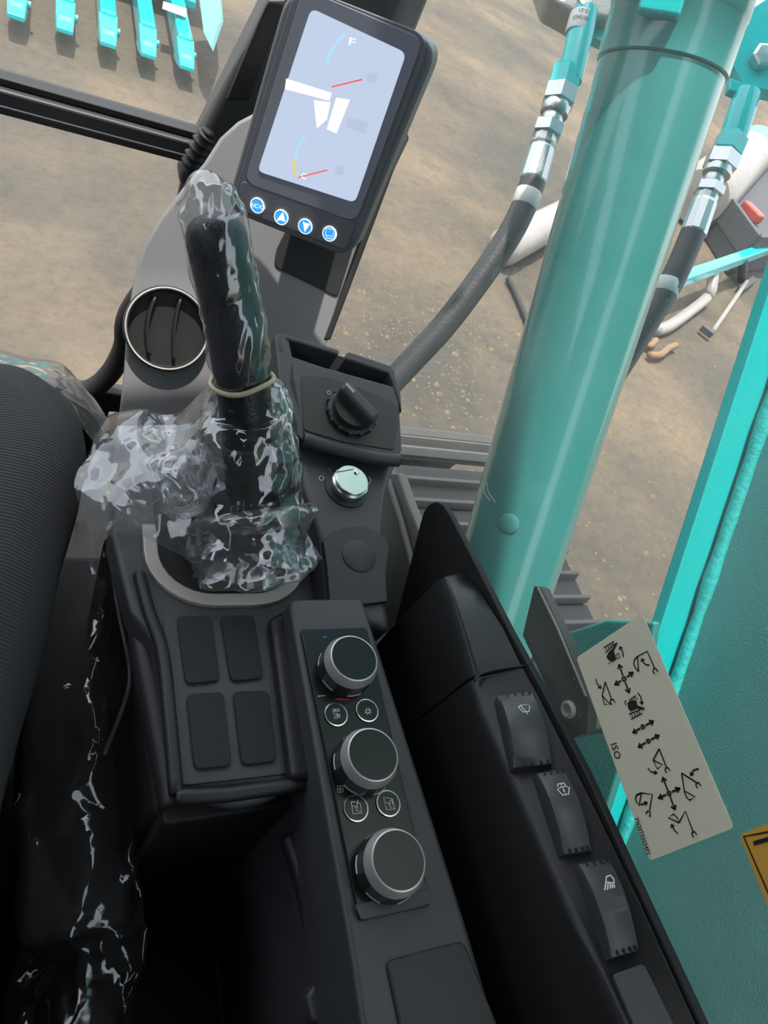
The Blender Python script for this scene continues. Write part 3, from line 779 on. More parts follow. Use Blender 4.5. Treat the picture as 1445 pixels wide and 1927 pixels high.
slab('tower_foot', [TP(px, py, 0.006) for px, py in ((222, 780), (262, 775), (262, 1000), (205, 1000))], TP.n, 0.03, 'grey', tow, bevel=0.006)
vc = TP(314, 619)
vent = lathe('air_vent', vc, TP.n, [(0.0455, -0.002), (0.0445, 0.010), (0.0425, 0.0125), (0.0400, 0.012), (0.0390, 0.003), (0.0, 0.002)], 'black', tow, seg=56)
lathe('vent_ring', vc, TP.n, [(0.0432, 0.0110), (0.0434, 0.0130), (0.0426, 0.0142), (0.0416, 0.0138), (0.0412, 0.0118)], 'ventring', vent, seg=56, ring=True)
A, B, _ = basis(TP.n)
for q, cvr in ((-0.016, 0.005), (0.010, 0.003)):
    hgt = math.sqrt(0.036 ** 2 - q * q) * 0.97
    pth = [vc + A * (q - cvr * math.cos(t * math.pi / 2)) + B * (hgt * t) + TP.n * 0.0062 for t in [i / 6 - 1 for i in range(13)]]
    tube('vent_louver', pth, 0.0018, 'black', vent, seg=8, squash=2.6)

# corrugated boot between post and tower
cb = smooth_path([PY(px, py, 0.89) for px, py in ((356, 322), (366, 298), (380, 272), (394, 250))], 8)
crn = len(cb)
tag(tube('corrugated_sleeve', cb, [0.011 + 0.003 * math.sin(i * 2 * math.pi / 4.0) for i in range(crn)], 'rubber', None, seg=14), 'short black corrugated rubber sleeve beside the crossbar end', 'rubber sleeve')

# ================================================================== MONITOR
mq = [np.array(ray(*p)) * s * 0.60 for p, s in (((542, -29), 1.0), ((828, 82), 0.99486), ((659, 489), 1.19795), ((422, 395), 1.20309))]
mq = [Vector(p) for p in mq]
mn = (mq[1] - mq[0]).cross(mq[3] - mq[0]).normalized()
if mn.dot(Vector(ray(620, 230))) > 0: mn = -mn
MP = Plane(mq[0], mn)
mon = thing('display_monitor', 'upright machine monitor with lit screen and four blue round buttons', 'monitor', mq[3])
slab('housing', rounded([p for p in mq], 0.022, 6), mn, 0.030, 'monbody', mon, bevel=0.004, seg=3)
z2 = zoomed(400, 0, 3.2111)
def om(x, y, off=0.0): return MP(*z2(x, y), off)
bz = rounded([om(505, -100, 0.0015), om(1330, 225, 0.0015), om(838, 1515, 0.0015), om(110, 1240, 0.0015)], 0.020, 6)
slab('bezel', bz, mn, 0.003, 'monbody', mon, bevel=0.001)
sgp = rounded([om(545, -70, 0.003), om(1275, 235, 0.003), om(865, 1345, 0.003), om(190, 1100, 0.003)], 0.012, 6)
slab('screen_glass', sgp, mn, 0.002, 'screenglass', mon, bevel=0.0005)
disp = slab('lit_display', rounded([om(595, 50, 0.0034), om(1170, 320, 0.0034), om(860, 1225, 0.0034), om(272, 1035, 0.0034)], 0.006, 4), mn, 0.0008, 'screen', mon)
btp = rounded([om(172, 1090, 0.0028), om(865, 1350, 0.0028), om(800, 1512, 0.0028), om(145, 1262, 0.0028)], 0.006)
slab('button_plate', btp, mn, 0.002, 'monbody', mon, bevel=0.0006)
OD = 0.0037
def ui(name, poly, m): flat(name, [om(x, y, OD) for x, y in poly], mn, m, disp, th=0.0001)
def uil(name, lines, w, m): strokes(name, [[om(x, y, OD) for x, y in l] for l in lines], w, mn, m, disp, th=0.00025)
ui('reflection_bar', [(445, 475), (720, 562), (706, 608), (437, 538)], 'ui_refl_white')  # these white shapes are reflections, painted as glowing patches on the display
ui('reflection_bar', [(612, 606), (712, 618), (690, 722), (630, 775)], 'ui_refl_white')
ui('reflection_bar', [(748, 590), (830, 602), (748, 806), (690, 780)], 'ui_refl_white')
ui('grey_bar', [(815, 705), (945, 742), (925, 812), (800, 768)], 'uigrey')
uil('gauge_arc', [[(800, 205), (745, 262), (710, 320), (690, 390)]], 0.0030, 'gaugeb')
uil('gauge_arc', [[(562, 818), (520, 880), (498, 950)]], 0.0030, 'gaugeb')
uil('gauge_arc_yellow', [[(494, 960), (490, 1005), (502, 1064)]], 0.0028, 'gaugey')
uil('needle', [[(720, 525), (905, 480)]], 0.0011, 'needle')
uil('needle', [[(515, 1073), (695, 1027)]], 0.0011, 'needle')
for cx_, cy_, r_ in ((962, 470, 36), (768, 1030, 30)):
    ui('needle_hub', [(cx_ + r_ * math.cos(2 * math.pi * i / 20), cy_ + r_ * math.sin(2 * math.pi * i / 20)) for i in range(20)], 'uigrey')
text('lettering', 'F', om(822, 270, OD), om(858, 282, OD), mn, 'ui_refl_white', disp, height=0.0055)
text('lettering', 'C', om(535, 1075, OD), om(563, 1085, OD), mn, 'ui_refl_white', disp, height=0.0050)
uil('gauge_icon', [[(560, 950), (575, 925), (595, 925), (600, 950), (580, 960), (560, 950)], [(595, 955), (605, 968)], [(770, 360), (800, 365), (795, 400), (768, 395), (770, 360)]], 0.0006, 'uigrey')
for i, (bx, by) in enumerate(((272, 1241), (416, 1312), (561, 1367), (708, 1411))):
    c = om(bx, by, 0.0028)
    bt = lathe('blue_button', c, mn, [(0.0066, 0.0), (0.0066, 0.0012), (0.0, 0.0015)], 'blue', mon, seg=28)
    lathe('button_rim', c, mn, [(0.0073, 0.0), (0.0073, 0.0014), (0.0066, 0.0015), (0.0066, 0.0)], 'ui_refl_white', bt, seg=32, ring=True)
    t_ = 0.0047
    q = lambda x, y: om(x, y, t_)
    if i == 0: text('lettering', 'ECO', q(228, 1248), q(318, 1268), mn, 'ui_refl_white', bt, height=0.0036)
    if i == 1: flat('icon', [q(425, 1282), q(440, 1342), q(412, 1330), q(385, 1335)], mn, 'ui_refl_white', bt)
    if i == 2: flat('icon', [q(546, 1335), q(558, 1348), q(590, 1352), q(556, 1402)], mn, 'ui_refl_white', bt)
    if i == 3:
        strokes('icon', [[q(685, 1378), q(735, 1388), q(728, 1430), q(682, 1420), q(685, 1378)], [q(688, 1425), q(690, 1438), q(728, 1445), q(740, 1430), q(742, 1398)]], 0.0005, mn, 'ui_refl_white', bt)
mb = mq[3].lerp(mq[2], 0.5) - mn * 0.02
v, f = bar3(mb + Vector((0, 0, 0.10)) - mn * 0.012, TP(600, 420, 0.002), 0.05, 0.022, mn)
mk('mount_bracket', v, f, 'matte', mon, bevel=0.004)

# ================================================================== JOYSTICK
J = [Vector((0.165, 0.352, -0.478)), PZ(478, 940, -0.43), PZ(466, 830, -0.385), PZ(458, 725, -0.345), PZ(446, 640, -0.315), PZ(432, 560, -0.29), PZ(412, 470, -0.262), PZ(398, 405, -0.245)]
joy = thing('joystick', 'black leather-look joystick rising from a rubber bellows in the silver ring', 'joystick', (0.165, 0.352, -0.48))
gp = smooth_path(J[2:], 6); gn = len(gp)
gr = []
for i in range(gn):
    t = i / (gn - 1)
    gr.append(0.0185 + 0.0022 * math.sin(t * 3.1) - (0.008 * max(0, (t - 0.86) / 0.14) ** 2))
tube('grip', gp + [gp[-1] + (gp[-1] - gp[-2]) * 0.8], gr + [0.004], mat('grip_leather', (0.016, 0.018, 0.021), 0.32, bump=0.35, bscale=420), joy, seg=22)
tube('stem', smooth_path([J[1] + Vector((0, 0, -0.01)), J[1].lerp(J[2], 0.5), J[2]], 5), [0.026, 0.024, 0.022, 0.021, 0.020, 0.020, 0.020, 0.020, 0.020, 0.020, 0.0195], 'black', joy, seg=20)
bl_ = []; br_ = []
for i in range(34):
    t = i / 33
    bl_.append(Vector((0.162, 0.36, -0.478)).lerp(J[1], t)); br_.append(0.050 - 0.016 * t + 0.005 * math.sin(t * 2 * math.pi * 4.0))
tube('bellows', bl_, br_, 'rubber', joy, seg=28)
jn = (J[3] - J[2]).normalized()
v, f = geo_slab(rounded([J[2] + Vector((0.017, -0.012, 0)), J[2] + Vector((0.03, 0.01, -0.03)), J[1] + Vector((0.036, 0.008, 0.0)), J[1] + Vector((0.02, -0.03, 0.0))], 0.004), (0, -0.8, 0.6), 0.004)
mk('hand_rest', v, f, 'black', joy, bevel=0.001)

# ------------------------------------------------------------------ clear plastic sleeve over the stick
slv = thing('plastic_sleeve', 'crumpled clear plastic sleeve wrapped over the joystick and its base', 'plastic wrap', (0.165, 0.352, -0.478))
def film_tube(name, path, radii, seed, amp, m, seg=48, f1=26, f2=60, parent=None, close=False):
    v, f = geo_tube(path, radii, seg, cap=False)
    out = []
    n_ = len(path)
    for idx, p in enumerate(v):
        c = path[idx // seg]; d = (p - c)
        r = d.length
        if r > 1e-6:
            k_ = crumple(p, f1, f2, amp, seed)
            p = c + d * max(0.3, 1 + k_ / r)
        out.append(p)
    tri = []
    for q in f:
        tri += [(q[0], q[1], q[2]), (q[0], q[2], q[3])]
    return mk(name, out, tri, m, parent, smooth=True)
sp_ = smooth_path([J[3], J[4], J[5], J[6], J[7], PZ(393, 372, -0.236), PZ(386, 345, -0.230), PZ(386, 325, -0.226)], 7)
nn = len(sp_)
rr = []
for i in range(nn):
    t = i / (nn - 1)
    if t < 0.08: r = 0.0205 + (t / 0.08) * 0.0015
    elif t < 0.6: r = 0.0225
    else: r = 0.0225 - 0.0165 * ((t - 0.6) / 0.4) ** 1.3
    rr.append(r)
film_tube('grip_sleeve', sp_, rr, 3.1, 0.0042, 'filmgrip', seg=56, f1=34, f2=80, parent=slv)
# skirt below the rubber band
sk = smooth_path([J[3] + (J[3] - J[4]) * 0.05, PZ(462, 762, -0.365), PZ(468, 830, -0.39), PZ(472, 930, -0.43), PZ(468, 1010, -0.455), PZ(462, 1060, -0.468)], 7)
sr = smooth_path([(0.0235, 0, 0), (0.034, 0, 0), (0.041, 0, 0), (0.043, 0, 0), (0.050, 0, 0), (0.052, 0, 0)], 7)
film_tube('sleeve_skirt', sk, [p.x for p in sr], 9.4, 0.010, 'film', seg=72, f1=22, f2=55, parent=slv)
film_tube('sleeve_hem', smooth_path([PZ(472, 960, -0.44), PZ(480, 1020, -0.455), PZ(484, 1062, -0.470)], 9), [0.046 + 0.009 * math.sin(i * 0.5) for i in range(19)], 4.7, 0.012, 'filmbag', seg=72, f1=30, f2=70, parent=slv)
def film_blob(name, c, ax, seed, amp, m, sub=4, parent=None, f1=18, f2=48):
    bm = bmesh.new(); bmesh.ops.create_icosphere(bm, subdivisions=sub, radius=1)
    V = []
    for vv in bm.verts:
        p = Vector(vv.co)
        q = Vector(c) + ax[0] * p.x + ax[1] * p.y + ax[2] * p.z
        k_ = crumple(q, f1, f2, amp, seed)
        d = (q - Vector(c)).normalized()
        V.append(q + d * k_ + noise.noise_vector(q * 30 + Vector((seed, 0, 0))) * amp * 0.5)
    F_ = [tuple(x.index for x in fc.verts) for fc in bm.faces]
    bm.free()
    return mk(name, V, F_, m, parent, smooth=True)
right = Vector(RC[0]); upi = -Vector(RC[1]); tow_ = -Vector(RC[2])
def blob_px(name, px, py, z, a, b, cth, seed, amp, ang=0, m='filmbag', sub=5):
    c = PZ(px, py, z); dep = Vector(c).dot(Vector(RC[2])); s = dep / F
    ca, sa = math.cos(math.radians(ang)), math.sin(math.radians(ang))
    ex = right * ca + upi * sa; ey = upi * ca - right * sa
    return film_blob(name, c, (ex * (a * s), ey * (b * s), tow_ * cth), seed, amp, m, sub, slv)
def film_sheet(name, rows, m, amp, seed, sub=7, f1=20, f2=50, parent=None):
    """rows: list of lists of points; crumpled between them"""
    R_ = [smooth_path(r, sub) for r in rows]
    cols = list(zip(*R_)); Cc = [smooth_path(list(c), sub) for c in cols]
    nu = len(Cc); nv = len(Cc[0]); V = []
    for c in Cc:
        for p in c:
            k_ = crumple(p, f1, f2, amp, seed)
            V.append(p + tow_ * k_ + noise.noise_vector(p * 25) * amp * 0.5)
    Fc = []
    for i in range(nu - 1):
        for j in range(nv - 1):
            a = i * nv + j; b = a + 1; c = a + nv + 1; d = a + nv
            Fc += [(a, b, c), (a, c, d)] if (i + j) % 2 else [(a, b, d), (b, c, d)]
    return mk(name, V, Fc, m, parent, smooth=True)
def bag(name, rws, amp, seed, m='filmbag', sub=9):
    film_sheet(name, [[PZ(px, py, z) for px, py, z in r] for r in rws], m, amp, seed, sub, 13, 30, slv)
bag('loose_fold', (((205, 772, -.44), (260, 768, -.425), (312, 778, -.43), (400, 716, -.375), (418, 700, -.36)),
                   ((178, 835, -.45), (250, 828, -.42), (320, 835, -.43), (395, 790, -.39), (425, 760, -.38)),
                   ((132, 898, -.445), (215, 885, -.435), (305, 905, -.415), (380, 880, -.42), (430, 850, -.40)),
                   ((142, 955, -.45), (215, 960, -.425), (300, 965, -.44), (385, 960, -.43), (440, 930, -.42)),
                   ((158, 1012, -.465), (235, 1002, -.45), (312, 1035, -.462), (410, 1090, -.468), (520, 1112, -.468))), 0.012, 3.3)
bag('loose_fold', (((218, 800, -.46), (300, 800, -.44), (390, 770, -.41)),
                   ((150, 910, -.46), (280, 900, -.44), (380, 880, -.435)),
                   ((165, 1000, -.47), (280, 990, -.465), (370, 1020, -.468))), 0.014, 9.1, sub=14)
blob_px('loose_fold', 330, 905, -0.425, 62, 88, 0.022, 5.9, 0.013, 25)
blob_px('loose_fold', 518, 830, -0.385, 50, 110, 0.020, 6.6, 0.010, 0, 'film')
blob_px('loose_fold', 520, 1060, -0.464, 60, 50, 0.018, 3.8, 0.012)
rb = []
t3 = (J[4] - J[3]).normalized(); A = t3.cross(Vector((1, 0, 0))).normalized(); B = t3.cross(A)
cband = J[3] + t3 * 0.004
for i in range(40):
    a = 2 * math.pi * i / 40
    rb.append(cband + (A * math.cos(a) + B * math.sin(a)) * (0.0222 + 0.0006 * math.sin(5 * a)) + t3 * 0.0015 * math.sin(2 * a))
rb.append(rb[0])
tag(tube('rubber_band', rb, 0.0019, 'elastic', None, seg=8, cap=False), 'pale rubber band around the wrapped joystick grip', 'rubber band')

# ================================================================== SEAT
seat = thing('operator_seat', 'black ribbed fabric seat cushion at the left edge', 'seat', (-0.25, 0.2, -1.05))
plan = [(-0.019, 0.530), (0.008, 0.528), (0.030, 0.512), (0.045, 0.488), (0.052, 0.459), (0.049, 0.42), (0.042, 0.385), (0.034, 0.35), (0.028, 0.31), (0.020, 0.265), (0.010, 0.22), (0.0, 0.17), (-0.010, 0.10),
        (-0.015, 0.0), (-0.02, -0.15), (-0.08, -0.22), (-0.5, -0.22), (-0.58, -0.1), (-0.58, 0.3), (-0.54, 0.48), (-0.45, 0.535), (-0.2, 0.545)]
plan = [Vector((x, y, 0)) for x, y in plan]
pl = smooth_path(plan + [plan[0]], 4)[:-1]
cen = Vector((-0.26, 0.17, 0))
V, Fc = [], []; K = len(pl)
prof = [(0.86, -0.60), (0.96, -0.575), (1.0, -0.545), (1.0, -0.515), (0.985, -0.490), (0.95, -0.470), (0.88, -0.456), (0.75, -0.450), (0.5, -0.452), (0.2, -0.455)]
for s_, z_ in prof:
    for p in pl:
        q = cen + (p - cen) * s_
        V.append(Vector((q.x, q.y, z_ + 0.004 * math.sin(q.x * 30) * math.sin(q.y * 17))))
for r in range(len(prof) - 1):
    for i in range(K):
        j = (i + 1) % K
        Fc.append((r * K + i, r * K + j, (r + 1) * K + j, (r + 1) * K + i))
Fc.append(tuple(range(K))); Fc.append(tuple((len(prof) - 1) * K + i for i in range(K)))
mk('cushion', V, Fc, 'seatfab', seat, smooth=True)
box('seat_base', (-0.50, -0.35, -1.05), (0.0, 0.42, -0.66), 'matte', seat, bevel=0.02)
# plastic seat cover, pulled back from the cushion
cov_ = thing('seat_cover_film', 'dark creased clear plastic cover hanging off the seat beside the console', 'plastic cover', (0.04, 0.2, -0.85))
rows = [[PZ(px, py, z) for px, py, z in r] for r in (
    ((120, 985, -0.53), (165, 985, -0.50), (212, 1005, -0.52)),
    ((95, 1130, -0.55), (165, 1130, -0.515), (222, 1140, -0.535)),
    ((70, 1260, -0.57), (155, 1260, -0.53), (243, 1270, -0.55)),
    ((40, 1400, -0.58), (140, 1400, -0.545), (212, 1420, -0.56)),
    ((20, 1540, -0.60), (130, 1540, -0.56), (222, 1545, -0.58)),
    ((10, 1680, -0.62), (130, 1680, -0.58), (258, 1660, -0.60)),
    ((5, 1830, -0.63), (130, 1830, -0.60), (262, 1830, -0.62)),
    ((0, 1990, -0.64), (130, 1990, -0.61), (235, 1990, -0.64)))]
film_sheet('hanging_film', rows, 'filmseat', 0.020, 2.4, sub=12, parent=cov_)
rows = [[PZ(px, py, z) for px, py, z in r] for r in (
    ((-60, 690, -0.50), (30, 705, -0.49), (120, 760, -0.49), (185, 850, -0.52)),
    ((-60, 640, -0.55), (40, 668, -0.54), (130, 700, -0.54), (205, 790, -0.56)),
    ((-60, 690, -0.62), (40, 700, -0.62), (140, 735, -0.62), (200, 830, -0.64)))]
film_sheet('front_film', rows, 'filmbag', 0.010, 6.1, sub=9, parent=cov_)
tube('film_hem', smooth_path([PZ(px, py, z) for px, py, z in ((202, 1020, -0.51), (212, 1075, -0.515), (222, 1150, -0.525), (244, 1265, -0.54), (228, 1340, -0.55), (196, 1420, -0.56))], 6), 0.0016, 'filmbag', cov_, seg=6)


# ================================================================== OUTSIDE: BOOM
XB = 0.76
bm_ = thing('excavator_boom', 'teal painted boom side plate rising past the side window', 'boom', (1.0, 0.3, -1.3))
e0 = PX(1226, 1166, XB - 0.05); e1 = PX(1375, 700, XB - 0.05)
t_b = (e1 - e0).normalized(); n_b = Vector((0, t_b.z, -t_b.y))
lo = e0 - t_b * 0.55; hi = e0 + t_b * 2.4
def bpt(base, x, e): return Vector((x, base.y, base.z)) + n_b * e
G = []
for x0, x1, ea, eb in ((XB - 0.05, XB + 0.52, 0.0, -0.016),):
    v = [bpt(lo, x0, ea), bpt(lo, x1, ea), bpt(lo, x1, eb), bpt(lo, x0, eb), bpt(hi, x0, ea), bpt(hi, x1, ea), bpt(hi, x1, eb), bpt(hi, x0, eb)]
    G.append((v, [(0, 1, 2, 3), (7, 6, 5, 4), (0, 4, 5, 1), (1, 5, 6, 2), (2, 6, 7, 3), (3, 7, 4, 0)]))
v, f = join(G); mk('bottom_plate', v, f, 'teal', bm_, bevel=0.002)
v = [bpt(lo, XB, -0.02), bpt(lo, XB + 0.5, -0.02), bpt(lo, XB + 0.5, -0.9), bpt(lo, XB, -0.9), bpt(hi, XB, -0.02), bpt(hi, XB + 0.5, -0.02), bpt(hi, XB + 0.5, -0.9), bpt(hi, XB, -0.9)]
mk('side_plate', v, [(0, 1, 2, 3), (7, 6, 5, 4), (0, 4, 5, 1), (1, 5, 6, 2), (2, 6, 7, 3), (3, 7, 4, 0)], 'tealdust', bm_, bevel=0.003)
wp = []; wr = []
for i in range(120):
    t = i / 119
    wp.append(bpt(lo.lerp(hi, t), XB - 0.003, -0.026) + Vector((0, 0, 0)))
    wr.append(0.008 + 0.003 * noise.noise(Vector((t * 60, 0, 3))))
tube('weld_bead', wp, wr, 'teal_rough', bm_, seg=8)

# ------------------------------------------------------------------ boom cylinder
cyl = thing('boom_cylinder', 'large glossy teal hydraulic cylinder standing outside the side window', 'hydraulic cylinder', (0.66, 0.4, -0.95))
c0 = PX(940, 1120, 0.66); c1 = PX(1275, 30, 0.66)
ca = (c1 - c0).normalized()
lathe('barrel', c0 - ca * 0.35, ca, [(0.0745, 0.0), (0.0745, 1.06)], 'barrel', cyl, seg=72)
hb = c0 + ca * ((PX(1250, 130, 0.66) - c0).dot(ca))
lathe('gland_head', hb, ca, [(0.0745, -0.002), (0.0775, 0.0), (0.0775, 0.055), (0.079, 0.057), (0.079, 0.19), (0.06, 0.195), (0.04, 0.2)], 'barrel', cyl, seg=72)
lathe('rod', hb + ca * 0.19, ca, [(0.042, 0.0), (0.042, 0.9)], 'chrome', cyl, seg=40)
ax_, bx_, _ = basis(ca)
tocam = (-(c0.lerp(c1, 0.2))).normalized(); tocam = (tocam - ca * tocam.dot(ca)).normalized()
bp_ = PX(930, 928, 0.66); bpc = c0 + ca * ((bp_ - c0).dot(ca)) + (tocam + Vector((-.25, .1, 0))).normalized() * 0.073
lathe('port_plug', bpc, (bpc - (c0 + ca * (bpc - c0).dot(ca))).normalized(), [(0.014, -0.004), (0.014, 0.0025), (0.011, 0.0035), (0.0, 0.0035)], 'tealdust', cyl, seg=24)
v, f = bar3(hb + tocam * 0.078 + Vector((-.02, .02, .02)) - ca * 0.002, hb + tocam * 0.078 + Vector((-.02, .02, .02)) + ca * 0.14, 0.045, 0.02, tocam)
mk('head_boss', v, f, 'teal', cyl, bevel=0.004)

# ------------------------------------------------------------------ hoses with fittings
def hexnut(name, a, b, r, m, parent, seg=6):
    d = (b - a)
    prof = [(r * 0.86, 0), (r, d.length * 0.12), (r, d.length * 0.88), (r * 0.86, d.length)]
    v, f = geo_lathe(a, d.normalized(), prof, seg)
    return mk(name, v, f, m, parent)
def sleeve(name, a, b, r, m, parent, r2=None):
    d = b - a
    return lathe(name, a, d.normalized(), [(r * 0.96, 0), (r, d.length * 0.06), (r2 or r, d.length * 0.94), ((r2 or r) * 0.96, d.length)], m, parent, seg=28)
h1 = thing('hydraulic_hose', 'black hydraulic hose curving left of the teal cylinder, white band, zinc fittings', 'hose', PD(750, 710, 1.08), 'boom hoses')
d1 = lambda x, y: PD(x, y, 1.08)
sleeve('pipe_end', d1(1071, 152), d1(1102, 20), 0.0195, 'teal', h1)
sl_ = sleeve('paper_label', d1(1087, 66), d1(1097, 30), 0.0200, 'band', h1)
hexnut('painted_nut', d1(1056, 178), d1(1068, 128), 0.0245, 'teal', h1)
hexnut('swivel_nut', d1(1048, 200), d1(1058, 164), 0.0262, 'zinc', h1)
sleeve('swivel_collar', d1(1042, 216), d1(1049, 194), 0.0215, 'zinc', h1)
sleeve('nipple', d1(1034, 244), d1(1042, 212), 0.0160, 'zinc', h1)
hexnut('hex_body', d1(1027, 258), d1(1035, 232), 0.0235, 'zinc', h1)
v_ = d1(1002, 342); w_ = d1(1027, 256)
lathe('crimp_ferrule', v_, (w_ - v_).normalized(), [(0.0195, 0), (0.0208, 0.003), (0.0195, 0.05), (0.0185, 0.053), (0.0205, 0.057), (0.0170, 0.062), (0.0180, (w_ - v_).length)], 'zinc', h1, seg=12, smooth=False)
hp = smooth_path([d1(1006, 330), d1(998, 355), d1(984, 392), d1(962, 436), d1(926, 492), d1(880, 556), d1(828, 622), d1(770, 684), d1(715, 745), d1(680, 800)], 6)
tube('hose_tube', hp, 0.0192, 'hose', h1, seg=20)
sleeve('white_band', d1(985, 390), d1(996, 361), 0.0200, 'band', h1)
# lettering round the paper label, upside down as fitted
la = (d1(1097, 30) - d1(1087, 66)).normalized(); lc = d1(1087, 66)
view = (-lc).normalized(); view = (view - la * view.dot(la)).normalized(); side = la.cross(view)
for s_, off, wd, hh in (('52H01055P', 0.010, 0.030, 0.0062), ('12-21', 0.021, 0.016, 0.005)):
    o = text('label_text', s_, Vector((0, 0, 0)), Vector((wd, 0, 0)), (0, 0, 1), 'ink', h1, height=hh)
    for vv in o.data.vertices:
        x_ = vv.co.x - wd / 2; y_ = vv.co.y
        th_ = x_ / 0.0203
        # upside down: text x runs against 'side', text y runs against the pipe axis
        vv.co = lc + la * (off + hh - y_) + (view * math.cos(th_) + side * math.sin(th_)) * 0.0204 + OFF
h2 = thing('hydraulic_hose', 'black hydraulic hose right of the teal cylinder with sunlit zinc fittings', 'hose', PD(1255, 530, 1.22), 'boom hoses')
d2 = lambda x, y: PD(x, y, 1.22)
sleeve('pipe_end', d2(1378, 262), d2(1406, 175), 0.0225, 'teal', h2)
hexnut('painted_nut', d2(1364, 292), d2(1380, 255), 0.0265, 'teal', h2)
hexnut('swivel_nut', d2(1352, 320), d2(1364, 288), 0.0285, 'zinc', h2)
sleeve('swivel_collar', d2(1347, 330), d2(1354, 312), 0.0235, 'zinc', h2)
sleeve('nipple', d2(1338, 352), d2(1347, 326), 0.0165, 'zinc', h2)
hexnut('hex_body', d2(1331, 368), d2(1338, 348), 0.0255, 'zinc', h2)
v_ = d2(1304, 440); w_ = d2(1331, 366)
lathe('crimp_ferrule', v_, (w_ - v_).normalized(), [(0.0215, 0), (0.0226, 0.003), (0.0210, 0.054), (0.0190, 0.060), (0.0200, (w_ - v_).length)], 'zinc', h2, seg=12, smooth=False)
tube('hose_tube', smooth_path([d2(1308, 428), d2(1296, 458), d2(1276, 505), d2(1255, 545), d2(1226, 592), d2(1190, 650), d2(1150, 712), d2(1105, 780)], 6), 0.0212, 'hose', h2, seg=20)
sleeve('white_band', d2(1250, 553), d2(1260, 528), 0.0222, 'band', h2)
# manifold and clamp block at the top
mf = thing('valve_block', 'grey cast valve block above the left hose', 'valve block', PD(1110, 20, 1.08))
for q, m in ((((1012, -60), (1120, -60), (1175, -20), (1168, 8), (1150, 35), (1090, 28), (1062, 12), (1030, -5)), 'cast'),):
    c_ = [PD(px, py, 1.075) for px, py in q]; slab('casting', c_, tow_, 0.06, m, mf, bevel=0.008, seg=3)
lathe('bolt_head', PD(1100, 2, 1.07), tow_, [(0.012, 0), (0.012, 0.008), (0.0, 0.009)], 'zinc', mf, seg=6, smooth=False)
slab('flange', [PD(px, py, 1.10) for px, py in ((1110, 10), (1175, 0), (1160, 70), (1150, 88), (1112, 70))], tow_, 0.02, 'teal', mf, bevel=0.003)
cl = thing('hose_clamp', 'teal clamp bracket with bolt at the top right corner', 'bracket', PD(1420, 120, 1.22))
slab('clamp_plate', rounded([PD(px, py, 1.215) for px, py in ((1392, 30), (1470, -20), (1500, 180), (1400, 160), (1378, 120))], 0.006), tow_, 0.03, 'teal', cl, bevel=0.004)
slab('clamp_lug', [PD(px, py, 1.21) for px, py in ((1374, 145), (1412, 160), (1404, 182), (1372, 168))], tow_, 0.02, 'teal', cl, bevel=0.003)
lathe('bolt_head', PD(1432, 112, 1.21), tow_, [(0.021, 0), (0.021, 0.014), (0.016, 0.016), (0, 0.017)], 'zinc', cl, seg=6, smooth=False)

# ================================================================== CRAWLER TRACK
trk = thing('crawler_track', 'dusty steel crawler track below the side window', 'track', (1.22, 0.8, -2.35))
ZT = -1.40
yaw = 0.0
def shoe_geo():
    G = [geo_box((0.90, -0.079, -0.02), (1.50, 0.079, 0.0))]
    return join(G)
sv, sf = shoe_geo()
ridge_prof = [(-0.010, 0.0), (-0.006, 0.026), (0.006, 0.026), (0.010, 0.0)]
def ridge_geo(y0):
    V = [Vector((x, y0 + a, b)) for x in (0.90, 1.50) for a, b in ridge_prof]
    return V, [(0, 1, 2, 3), (7, 6, 5, 4), (0, 4, 5, 1), (1, 5, 6, 2), (2, 6, 7, 3)]
first = None
def shoe_at(loc, rx):
    global first
    if first is None:
        s = mk('track_shoe', sv, sf, 'steel', None, bevel=0.004, offset=False)
        rs = [mk('grouser', *ridge_geo(y0), 'ridge', s, bevel=0.003, offset=False) for y0 in (-0.072, 0.010)]
        hs = []
        for hx, hy in ((1.30, -0.03), (1.36, 0.05)):
            v, f = geo_lathe((hx, hy, 0.0), (0, 0, 1), [(0.014, 0.0), (0.014, 0.003), (0.0, 0.003)], 12)
            hs.append(mk('bolt_head', v, f, 'band', s, offset=False))
        s.parent = trk
        s.location = loc - trk.location; s.rotation_euler = (rx, 0, 0)
        first = (s, rs + hs); return s
    s0, kids = first
    s = s0.copy(); COL.objects.link(s); s.parent = trk; s.location = loc - trk.location; s.rotation_euler = (rx, 0, 0)
    for kd in kids:
        c = kd.copy(); COL.objects.link(c); c.parent = s
    return s
pitch = 0.164
y = 1.215
while y > -0.2:
    shoe_at(Vector((0, y, ZT)) + OFF, 0.0); y -= pitch
Rw = 0.36
for i in range(1, 8):
    a = i * pitch / Rw - 0.06
    yy = 1.27 + Rw * math.sin(a); zz_ = ZT - Rw + Rw * math.cos(a)
    shoe_at(Vector((0, yy, zz_)) + OFF, -a)
slab('side_frame', [Vector((0.98, yy, zz_)) for yy, zz_ in ((-0.3, -1.46), (1.25, -1.46), (1.45, -1.7), (1.25, -2.05), (-0.3, -2.05))], (-1, 0, 0), 0.4, 'frame', trk, bevel=0.01)

